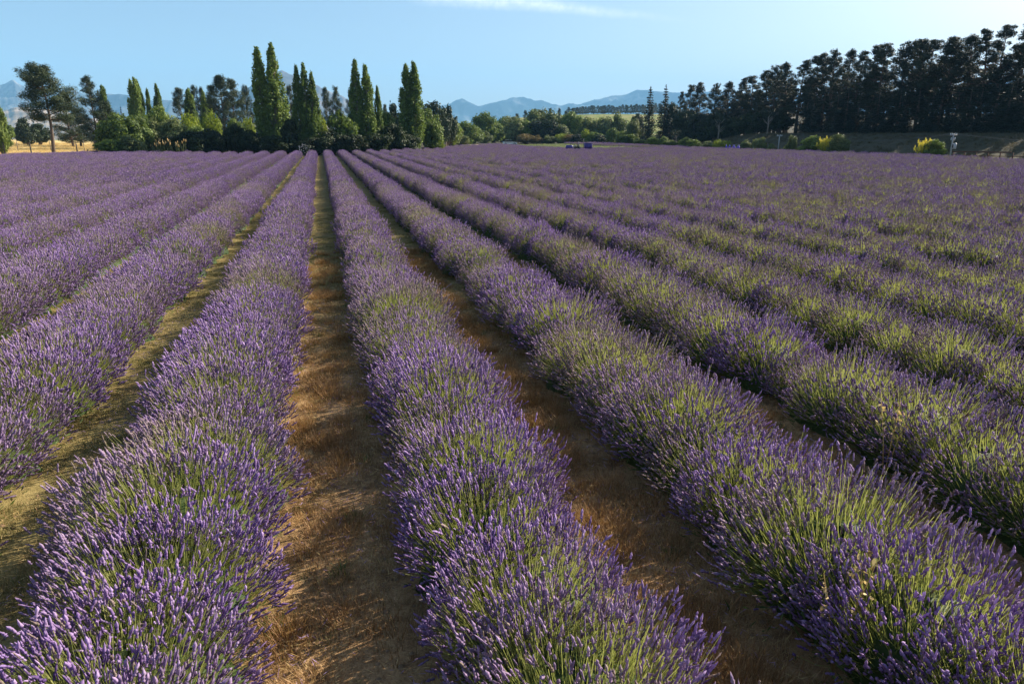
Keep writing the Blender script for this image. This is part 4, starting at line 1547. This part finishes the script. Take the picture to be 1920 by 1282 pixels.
M_clod = plain_mat('soil_clod', (0.26, 0.17, 0.10), 0.95, noise=0.6, nscale=30, c2=(0.12, 0.075, 0.045), spec=0.1)
S_TURF = source_collection('turf', [tuft(600, M_dry, 26, 0.035, 0.10, 0.0022), tuft(601, M_dry, 30, 0.028, 0.11, 0.002), tuft(602, M_green, 26, 0.032, 0.10, 0.002), tuft(603, M_green, 22, 0.042, 0.09, 0.0022),
                                   tuft(604, M_rust, 130, 0.105, 0.10, 0.0018), tuft(605, M_rust, 150, 0.085, 0.14, 0.0018), litter(606), litter(607), clods(608), litter(609, M_flower), tuft(610, M_lleaf, 40, 0.09, 0.07, 0.003)])
P, rzs, ss, ids = [], [], [], []
g = np.random.default_rng(610)
for k in range(-7, 9):
    xc = ROW0 + ROWS * (k + 0.5)
    y0 = max(2.0, (xc / 1.4 if xc > 0 else -xc / 0.45) - 2.5)
    for y1, dens, sc_ in ((11.0, 190, 1.05), (30.0, 70, 1.05)):
        if y0 >= y1:
            continue
        cnt = int((y1 - y0) * 1.05 * dens)
        xs = xc + g.uniform(-0.52, 0.52, cnt)
        ys_ = g.uniform(y0, y1, cnt)
        nz = vnoise(xs * 3.1, ys_ * 3.1, 41)
        greenp = np.clip(smooth(0.6, -2.2, xs) * 0.85 + smooth(7, 17, ys_), 0, 1)
        for x, y, q, gp in zip(xs, ys_, nz, greenp):
            if q < 0.36:
                continue
            P.append((x, y, zt(x, y)))
            rzs.append(g.uniform(0, 6.28))
            ss.append(sc_ * (0.55 + 0.75 * q))
            ids.append(int(g.integers(2, 4)) if g.random() < gp else int(g.integers(0, 2)))
        y0 = y1
    y0 = max(2.0, (xc / 1.4 if xc > 0 else -xc / 0.45) - 2.5)
    for _ in range(int(max(0, 13 - y0) * 26)):
        x, y = xc + g.uniform(-0.5, 0.5), y0 + (13 - y0) * g.random() ** 1.3
        P.append((x, y, zt(x, y) + 0.002))
        rzs.append(g.uniform(0, 6.28))
        ss.append(g.uniform(0.7, 1.3))
        ids.append(int(g.choice((6, 6, 7, 8, 9, 9, 10), p=(0.16, 0.16, 0.22, 0.20, 0.11, 0.11, 0.04))))
    # rusty clumps, mostly right of the centre
    if k >= 0:
        y0 = max(2.0, xc / 1.4 - 2.5)
        cnt = int((18 - y0) * (12 if k == 0 else 34)) if y0 < 18 else 0
        for _ in range(cnt):
            x, y = xc + g.normal(-0.08, 0.24), g.uniform(y0, 18)
            P.append((x, y, zt(x, y)))
            rzs.append(g.uniform(0, 6.28))
            ss.append(g.uniform(0.7, 1.5))
            ids.append(int(g.integers(4, 6)))
        y0 = 18
tag(scatter('dry_grass', P, rzs, ss, ids, S_TURF), 'short dry turf and rusty tufts in the gaps between the rows', 'grass')
# tall straw grass beyond the left fence
S_STRAW = source_collection('straw', [tuft(620, M_straw, 40, 0.5, 0.35, 0.006), tuft(621, M_straw, 40, 0.38, 0.4, 0.006)])
P = []
while len(P) < 3000:
    px, df = g.uniform(-60, 240), g.uniform(90, 200)
    q = at(px, HZ, df)
    if q[1] > y_end(q[0]) + 1.2:
        P.append((q[0], q[1], zt(q[0], q[1])))
tag(scatter('straw_grass', P, g.uniform(0, 6.28, len(P)), g.uniform(0.6, 1.3, len(P)), g.integers(0, 2, len(P)), S_STRAW), 'golden dry grass behind the left fence', 'grass')


M_bankgrass = leaf_mat('bank_grass', (0.05, 0.045, 0.022), (0.11, 0.09, 0.045), (0.19, 0.15, 0.08), 0.2, var=0.5)
S_BANK = source_collection('bank_tussock', [tuft(630, M_bankgrass, 36, 0.42, 0.30, 0.010), tuft(631, M_bankgrass, 36, 0.3, 0.4, 0.010)])
P = []
while len(P) < 4200:
    x, y = g.uniform(71.5, 92), g.uniform(48, 150)
    if vnoise(x * 0.5, y * 0.5, 77) > 0.35:
        P.append((x, y, zt(x, y)))
tag(scatter('bank_grass', P, g.uniform(0, 6.28, len(P)), g.uniform(0.5, 1.3, len(P)), g.integers(0, 2, len(P)), S_BANK), 'rough grass on the shaded bank below the pine belt', 'grass')


# ------------------------------------------------------------------ dry weeds
def weed(px, py, label, h, mat, seed):
    q = on_ground(px, py)
    g = np.random.default_rng(seed)
    t = thing('dry_weed', label, 'weed', (q[0], q[1], q[2]), g.uniform(0, 6), 'stray weeds')
    st, hd = MB(), MB()
    for i in range(3):
        a = g.uniform(0, 6.28)
        tip = np.array([math.cos(a) * 0.16 * h, math.sin(a) * 0.16 * h, h * g.uniform(0.8, 1.0)])
        st.tube([(0, 0, 0), tip * (0.4, 0.4, 0.5), tip], [0.005, 0.004, 0.002], 4)
        for j in range(14):
            f = g.uniform(0.55, 1.0)
            c = tip * (f, f, f) + g.normal(0, 0.018, 3)
            d = rand_dirs(1, g)[0] * 0.022
            e = np.cross(d, rand_dirs(1, g)[0])
            hd.add([c - d, c + e * 0.6, c + d, c - e * 0.6], [(0, 1, 2, 3)], None, g.random())
    st.obj('stalks', M_straw, t)['kind'] = 'stuff'
    hd.obj('seed_heads', mat, t)['kind'] = 'stuff'


weed(1560, 1262, 'dried weed stalk with pale seed heads against the near right row', 0.75, M_straw, 1)
weed(1605, 1235, 'second dried weed stalk, just right of its pale twin', 0.7, M_straw, 2)
weed(1655, 905, 'tan dried weed poking out of the third row on the right', 0.8, M_straw, 3)
weed(562, 718, 'pale green weed sprig beside the central path, left side', 0.42, M_green, 4)


# ------------------------------------------------------------------ left fences
def fence(pxs, label, h, wires=4, rad=0.06):
    """posts with wires strung along them; pxs: (photo px, df, height)"""
    p = [at(x, HZ, d) for x, d, _ in pxs]
    b = [np.array([q[0], q[1], zt(q[0], q[1])]) for q in p]
    t = thing('wire_fence', label, 'fence', tuple(b[0]))
    for q, (_, _, hh) in zip(b, pxs):
        m = MB()
        m.tube([(0, 0, -0.3), (0.01, 0, hh * 0.6), (0.0, 0.01, hh)], [rad * 1.05, rad, rad * 0.92], 8)
        m.obj('post', M_post if rad > 0.07 else M_wood, t, True, tuple(q - b[0]))
    for w in range(wires):
        z = h * (0.25 + 0.7 * w / (wires - 1))
        m = MB()
        m.tube([q - b[0] + (0, 0, z) for q in b], 0.006, 4, cap=False)
        m.obj('wire', M_wire, t)
    return t


fence([(-46, 93, 2.0), (4, 94, 2.0), (54, 95.5, 1.95), (97.5, 97, 1.9), (141, 98.5, 1.75), (161, 99.5, 0.95), (177, 100.5, 2.1)], 'near wire fence of dark timber posts along the left field edge', 1.6, 5, 0.085)
fence([(-30, 128, 1.7), (30, 128, 1.9), (92, 130, 2.0), (155, 132, 1.9), (210, 134, 1.8)], 'farther wire fence of pale posts across the golden grass', 1.5, 4)
for px, py, h_, lab in ((721, 283, 1.3, 'slim lone stake at the row ends below the slim poplar'), (780, 279.5, 1.3, 'slim lone stake in front of the lone poplar'), (836, 278, 1.5, 'stout short post at the start of the sandy track')):
    q = at(px, HZ, {721: 117, 780: 125, 836: 150}[px])
    t = thing('stake', lab, 'post', (q[0], q[1], zt(q[0], q[1])), 0, 'stakes at the row ends')
    MB().tube([(0, 0, -0.3), (0, 0, h_)], [0.06 if px != 836 else 0.11, 0.05 if px != 836 else 0.10], 7).obj('shaft', M_wood, t)
    MB().tube([(0, 0, h_), (0, 0, h_ + 0.04)], [0.055 if px != 836 else 0.115, 0.02], 7).obj('cap', M_wood, t)


# ------------------------------------------------------------------ power poles and line
def pole(X, px, h, label, box):
    r = ray(px, HZ)
    k = X / r[0]
    y = k * r[1]
    t = thing('power_pole', label, 'power pole', (X, y, zt(X, y)), math.atan2(-0.25, 1) * 0, 'power poles')
    MB().tube([(0, 0, -0.5), (0, 0, h * 0.5), (0, 0, h)], [0.095, 0.085, 0.07], 10).obj('shaft', M_polegrey, t, True)
    MB().box((0, 0, h - 0.18), (1.0, 0.08, 0.09)).obj('crossarm', M_polegrey, t)
    for x in (-0.44, -0.18, 0.18, 0.44):
        MB().lathe([(0.0, 0), (0.035, 0.0), (0.05, 0.05), (0.03, 0.09), (0.05, 0.12), (0.0, 0.17)], (x, 0, h - 0.12), 8).obj('insulator', M_white, t, True)
    if box:
        m = MB()
        m.lathe([(0.0, -0.35), (0.20, -0.34), (0.22, -0.25), (0.22, 0.25), (0.20, 0.32), (0.0, 0.34)], (0.36, -0.05, h - 1.45), 12)
        m.obj('transformer', M_steel, t, True)
        MB().box((0.10, -0.05, h - 1.45), (0.22, 0.08, 0.4)).obj('bracket', M_dark, t)
        for x in (-0.26, 0.26):
            MB().lathe([(0.0, -0.2), (0.06, -0.18), (0.07, 0), (0.05, 0.16), (0.0, 0.18)], (x, -0.02, h - 0.62), 8).obj('fuse', M_steel, t, True)
    return t, np.array([X, y, zt(X, y) + h - 0.02])


pA_, A_top = pole(73.0, 1786.5, 3.1, 'near grey power pole with crossarm and transformer on the right', True)
pB_, B_top = pole(73.0, 1461, 2.9, 'far small grey power pole left of the grey shrubs', False)
ln = thing('power_line', 'pair of thin wires strung between the two power poles', 'power line', tuple(B_top))
C_top = A_top + (A_top - B_top) * 0.9
for off in (-0.44, 0.44):
    pts = []
    for a_, b_ in ((B_top, A_top), (A_top, C_top)):
        for t in np.linspace(0, 1, 12):
            q = a_ + (b_ - a_) * t - B_top
            pts.append((q[0] + off, q[1], q[2] - 0.9 * 4 * t * (1 - t)))
    MB().tube(pts, 0.009, 4, cap=False).obj('wire', M_wire, ln)

# low timber rail fence on the right
rr0 = ray(1792, HZ)
k0 = 76.0 / rr0[0]
ry = k0 * rr0[1]
rf = thing('rail_fence', 'low brown timber rail fence below the shaded bank, right of the pole', 'fence', (76.0, ry, zt(76, ry)))
for i in range(8):
    MB().box((i * 0.28, -1.35 * i, 0.42), (0.10, 0.10, 1.0)).obj('post', M_redwood, rf)
MB().box((0.28 * 2.4 - 0.07, -1.35 * 2.4, 0.95), (0.06, 6.9, 0.16), math.atan2(0.28, 1.35)).obj('rail', M_redwood, rf)
MB().box((0.28 * 3.5 - 0.07, -1.35 * 3.5, 0.50), (0.05, 9.9, 0.08), math.atan2(0.28, 1.35)).obj('rail', M_redwood, rf)


# ------------------------------------------------------------------ farm house behind the poplars
hp = at(542, HZ, 132)
hs = thing('farm_house', 'low house with long grey roof hidden behind the poplars', 'house', (hp[0], hp[1], zt(hp[0], hp[1])), -YAW)
L, Wd, eave, ridge = 13.5, 6.0, 3.0, 4.75
MB().box((0, 0, eave / 2), (L, Wd, eave)).obj('wall', M_wall, hs)
g_ = MB()
for sgn in (-1, 1):
    g_.add([(sgn * L / 2, -Wd / 2, eave), (sgn * L / 2, Wd / 2, eave), (sgn * L / 2, 0, ridge - 0.12)], None, [(0, 1, 2)])
g_.obj('gable', M_wall, hs)
rfm = MB()
for sgn in (-1, 1):
    y0, y1 = sgn * (Wd / 2 + 0.4), 0.0
    z0, z1 = eave - 0.12, ridge
    x = L / 2 + 0.35
    Vr = [(-x, y0, z0), (x, y0, z0), (x, y1, z1), (-x, y1, z1), (-x, y0, z0 - 0.1), (x, y0, z0 - 0.1), (x, y1, z1 - 0.1), (-x, y1, z1 - 0.1)]
    rfm.add(Vr, [(0, 1, 2, 3), (4, 7, 6, 5), (0, 4, 5, 1), (1, 5, 6, 2), (3, 2, 6, 7), (0, 3, 7, 4)])
rf_o = rfm.obj('roof', M_roof, hs)
MB().box((1.5, 0.6, ridge + 0.25), (0.5, 0.5, 0.9)).obj('chimney', M_wall, rf_o)
for x in (-4.5, -1.5, 3.0):
    w_ = MB().box((x, -Wd / 2 - 0.01, 1.6), (1.2, 0.08, 1.2)).obj('window', M_white, hs)
    MB().box((x, -Wd / 2 - 0.055, 1.6), (1.0, 0.03, 1.0)).obj('pane', M_glass, w_)
MB().box((5.0, -Wd / 2 - 0.01, 1.05), (0.95, 0.08, 2.1)).obj('door', M_redwood, hs)

# ------------------------------------------------------------------ tractor and its box, sacks, car
def wheel(parent, c, r, w, name='wheel'):
    m = MB()
    m.lathe([(r * 0.55, -w / 2), (r * 0.92, -w / 2), (r, -w * 0.32), (r, w * 0.32), (r * 0.92, w / 2), (r * 0.55, w / 2), (r * 0.55, -w / 2)], (0, 0, 0), 20, 'y')
    for i in range(16):
        a = i * math.pi / 8
        m.box((math.cos(a) * r, (w * 0.16) * (1 if i % 2 else -1), math.sin(a) * r), (0.05, w * 0.6, 0.05))
    o = link(name, None, parent, c)
    link('tyre', m.mesh('tyre', M_black, False), o)
    rm = MB()
    rm.lathe([(0.0, -w * 0.30), (r * 0.2, -w * 0.34), (r * 0.5, -w * 0.2), (r * 0.57, -w * 0.42), (r * 0.57, w * 0.42), (r * 0.5, w * 0.2), (r * 0.2, w * 0.34), (0.0, w * 0.3)], (0, 0, 0), 16, 'y')
    link('rim', rm.mesh('rim', M_steel, True), o)


tp = on_ground(1076, 280.5, 0.6)
tx, ty = tp[0], tp[1]
tr_ = thing('tractor', 'small purple tractor working among the lavender, facing left', 'tractor', (tx, ty, zt(tx, ty)), -YAW + math.pi)
# local +X is the tractor's nose
m = MB()
m.box((0.75, 0, 0.98), (1.15, 0.62, 0.62), bev=0.14)
m.box((1.26, 0, 0.92), (0.16, 0.5, 0.46), bev=0.05)
m.obj('hood', M_purple, tr_)
MB().box((1.355, 0, 0.92), (0.03, 0.38, 0.34)).obj('grille', M_dark, tr_)
for s_ in (-1, 1):
    MB().lathe([(0.0, 0), (0.06, 0.0), (0.07, 0.04), (0.0, 0.05)], (0, 0, 0), 10, 'y').obj('headlight', M_white, tr_, True, (1.36, 0.2 * s_, 1.12)).rotation_euler = (0, 0, -math.pi / 2)
MB().box((0.1, 0, 0.62), (2.0, 0.42, 0.32), bev=0.05).obj('chassis', M_dark, tr_)
for s_ in (-1, 1):
    f = MB()
    pts = [(-0.45 + 0.60 * math.cos(a), s_ * 0.62, 0.62 + 0.60 * math.sin(a)) for a in np.linspace(0.15, math.pi - 0.1, 9)]
    Vf = []
    for (x, y, z) in pts:
        Vf += [(x, y - 0.19, z), (x, y + 0.19, z), (x, y + 0.19, z + 0.04), (x, y - 0.19, z + 0.04)]
    Qf = []
    for i in range(8):
        for q in range(4):
            a, b = i * 4 + q, i * 4 + (q + 1) % 4
            Qf.append((a, b, b + 4, a + 4))
    f.add(Vf, Qf)
    f.obj('mudguard', M_purple, tr_)
    wheel(tr_, (-0.45, s_ * 0.62, 0.55), 0.55, 0.32)
    wheel(tr_, (1.0, s_ * 0.52, 0.34), 0.34, 0.22)
st = MB()
st.box((-0.45, 0, 0.98), (0.46, 0.46, 0.12), bev=0.05)
st.box((-0.66, 0, 1.24), (0.10, 0.44, 0.46), bev=0.04)
st.obj('seat', M_black, tr_)
sw = MB()
sw.tube([(0.1, 0, 1.1), (-0.05, 0, 1.35)], 0.025, 6)
sw.tube([(-0.05 + 0.06 * math.sin(a) - 0.0, 0.18 * math.cos(a), 1.36 + 0.10 * math.sin(a)) for a in np.linspace(0, 6.283, 13)], 0.018, 5, cap=False)
sw.obj('steering_wheel', M_black, tr_)
rb = MB()
rb.tube([(-0.78, -0.42, 0.8), (-0.78, -0.42, 1.75), (-0.78, 0.42, 1.75), (-0.78, 0.42, 0.8)], 0.035, 6)
rb.obj('roll_bar', M_steel, tr_)
MB().tube([(0.55, 0.22, 1.25), (0.55, 0.22, 1.75)], [0.035, 0.03], 8).obj('exhaust_pipe', M_dark, tr_)
# the implement behind it
bx = thing('harvest_box', 'purple box trailer with tall mast hitched behind the tractor', 'trailer', (tx + 2.05 * math.cos(YAW), ty - 2.05 * math.sin(YAW), zt(tx, ty)), -YAW + math.pi)
m = MB()
m.box((-0.28, 0, 1.12), (1.25, 1.15, 0.95), bev=0.08, taper=1.02)
m.obj('body', M_purple, bx)
m = MB()
for s_ in (-1, 1):
    m.box((-0.28, s_ * 0.61, 1.58), (1.36, 0.06, 0.10))
m.box((-0.95, 0, 1.58), (0.06, 1.24, 0.10))
m.box((0.39, 0, 1.58), (0.06, 1.24, 0.10))
m.obj('rim_bar', M_purple, bx)
for x in (-0.7, -0.28, 0.14):
    for s_ in (-1, 1):
        MB().box((x, s_ * 0.605, 1.1), (0.06, 0.05, 0.84)).obj('rib', M_purple, bx)
MB().box((0.15, 0, 0.56), (2.2, 0.3, 0.14)).obj('drawbar', M_dark, bx)
MB().tube([(0.5, 0.3, 0.6), (0.5, 0.3, 2.15)], 0.028, 8).obj('mast', M_dark, bx)
MB().lathe([(0.0, 0), (0.05, 0.02), (0.05, 0.09), (0.0, 0.12)], (0.5, 0.3, 2.15), 10).obj('beacon', M_white, bx, True)
for s_ in (-1, 1):
    wheel(bx, (-0.35, s_ * 0.72, 0.34), 0.34, 0.2)

# purple sacks at the field's right edge
def sack_mesh(seed):
    g = np.random.default_rng(seed)
    prof = [(0.0, 0.0), (0.20, 0.0), (0.25, 0.12), (0.26, 0.4), (0.23, 0.75), (0.17, 0.95), (0.07, 1.05)]
    b = MB().lathe(prof, (0, 0, 0), 12)
    b.V[0] += g.normal(0, 0.012, b.V[0].shape)
    n = MB().lathe([(0.07, 1.05), (0.055, 1.09), (0.10, 1.20), (0.13, 1.25), (0.0, 1.19)], (0, 0, 0), 10)  # pale neck colour stands for the sun-side highlight on the sack
    return b.mesh('bag', M_sack, True), n.mesh('tied_neck', M_lilac, True)


SK = [sack_mesh(i) for i in range(2)]
words = ['leftmost', 'second from left', 'third from left', 'fourth from left', 'fifth from left', 'sixth from left', 'rightmost']
for i, px in enumerate((1363, 1366.5, 1370, 1374, 1378, 1382, 1386.5)):
    r = ray(px, HZ)
    k = 69.6 / r[0]
    t = thing('sack', 'bright purple tied sack at the right field edge, %s of seven' % words[i], 'sack', (69.6 + 0.25 * (i % 2), k * r[1], zt(69.6, k * r[1])), random.uniform(0, 6), 'purple sacks')
    t.scale = (1.0, 1.0, random.uniform(0.92, 1.05))
    link('bag', SK[i % 2][0], t)
    link('tied_neck', SK[i % 2][1], t)

# white car parked beyond the track
cp = at(956, HZ, 205)
car = thing('parked_car', 'white car parked beside the hedge beyond the cut lavender', 'car', (cp[0], cp[1], zt(cp[0], cp[1])), -YAW + 0.1)
def side_prism(pts, w, inset=0.0):
    m = MB()
    n = len(pts)
    V = [(x, -w / 2, z) for x, z in pts] + [(x, w / 2, z) for x, z in pts]
    Q = [(i, (i + 1) % n, n + (i + 1) % n, n + i) for i in range(n)]
    T = []
    for i in range(1, n - 1):
        T += [(0, i, i + 1), (n, n + i + 1, n + i)]
    return m.add(V, Q, T)
side_prism([(-2.0, 0.35), (2.0, 0.35), (2.05, 0.6), (1.95, 0.85), (1.0, 0.95), (-1.7, 0.98), (-2.05, 0.85)], 1.65).obj('body', M_white, car)
side_prism([(-1.65, 0.96), (0.95, 0.93), (0.45, 1.40), (-1.2, 1.44)], 1.42).obj('cabin', M_glass, car)
side_prism([(-1.2, 1.43), (0.45, 1.39), (0.40, 1.46), (-1.15, 1.49)], 1.40).obj('roof', M_white, car)
for x in (-1.3, 1.3):
    for s_ in (-1, 1):
        wheel(car, (x, s_ * 0.76, 0.31), 0.31, 0.2)
for s_ in (-1, 1):
    MB().box((2.0, 0.6 * s_, 0.72), (0.06, 0.3, 0.14)).obj('headlight', M_steel, car)

# ------------------------------------------------------------------ haze: one closed box of thin blue air round everything
hm, ht = new_mat('haze')
HN = NT(ht)
pv = HN.n('ShaderNodeVolumePrincipled')
pv.inputs['Color'].default_value = (0.26, 0.56, 0.93, 1)
pv.inputs['Density'].default_value = 1.0e-4
pv.inputs['Anisotropy'].default_value = 0.0
HN.l(pv.outputs[0], HN.n('ShaderNodeOutputMaterial').inputs['Volume'])
hz = MB().box((0, 1100, 548.4), (22600, 22600, 1100)).obj('haze', hm)
hz['kind'] = 'stuff'
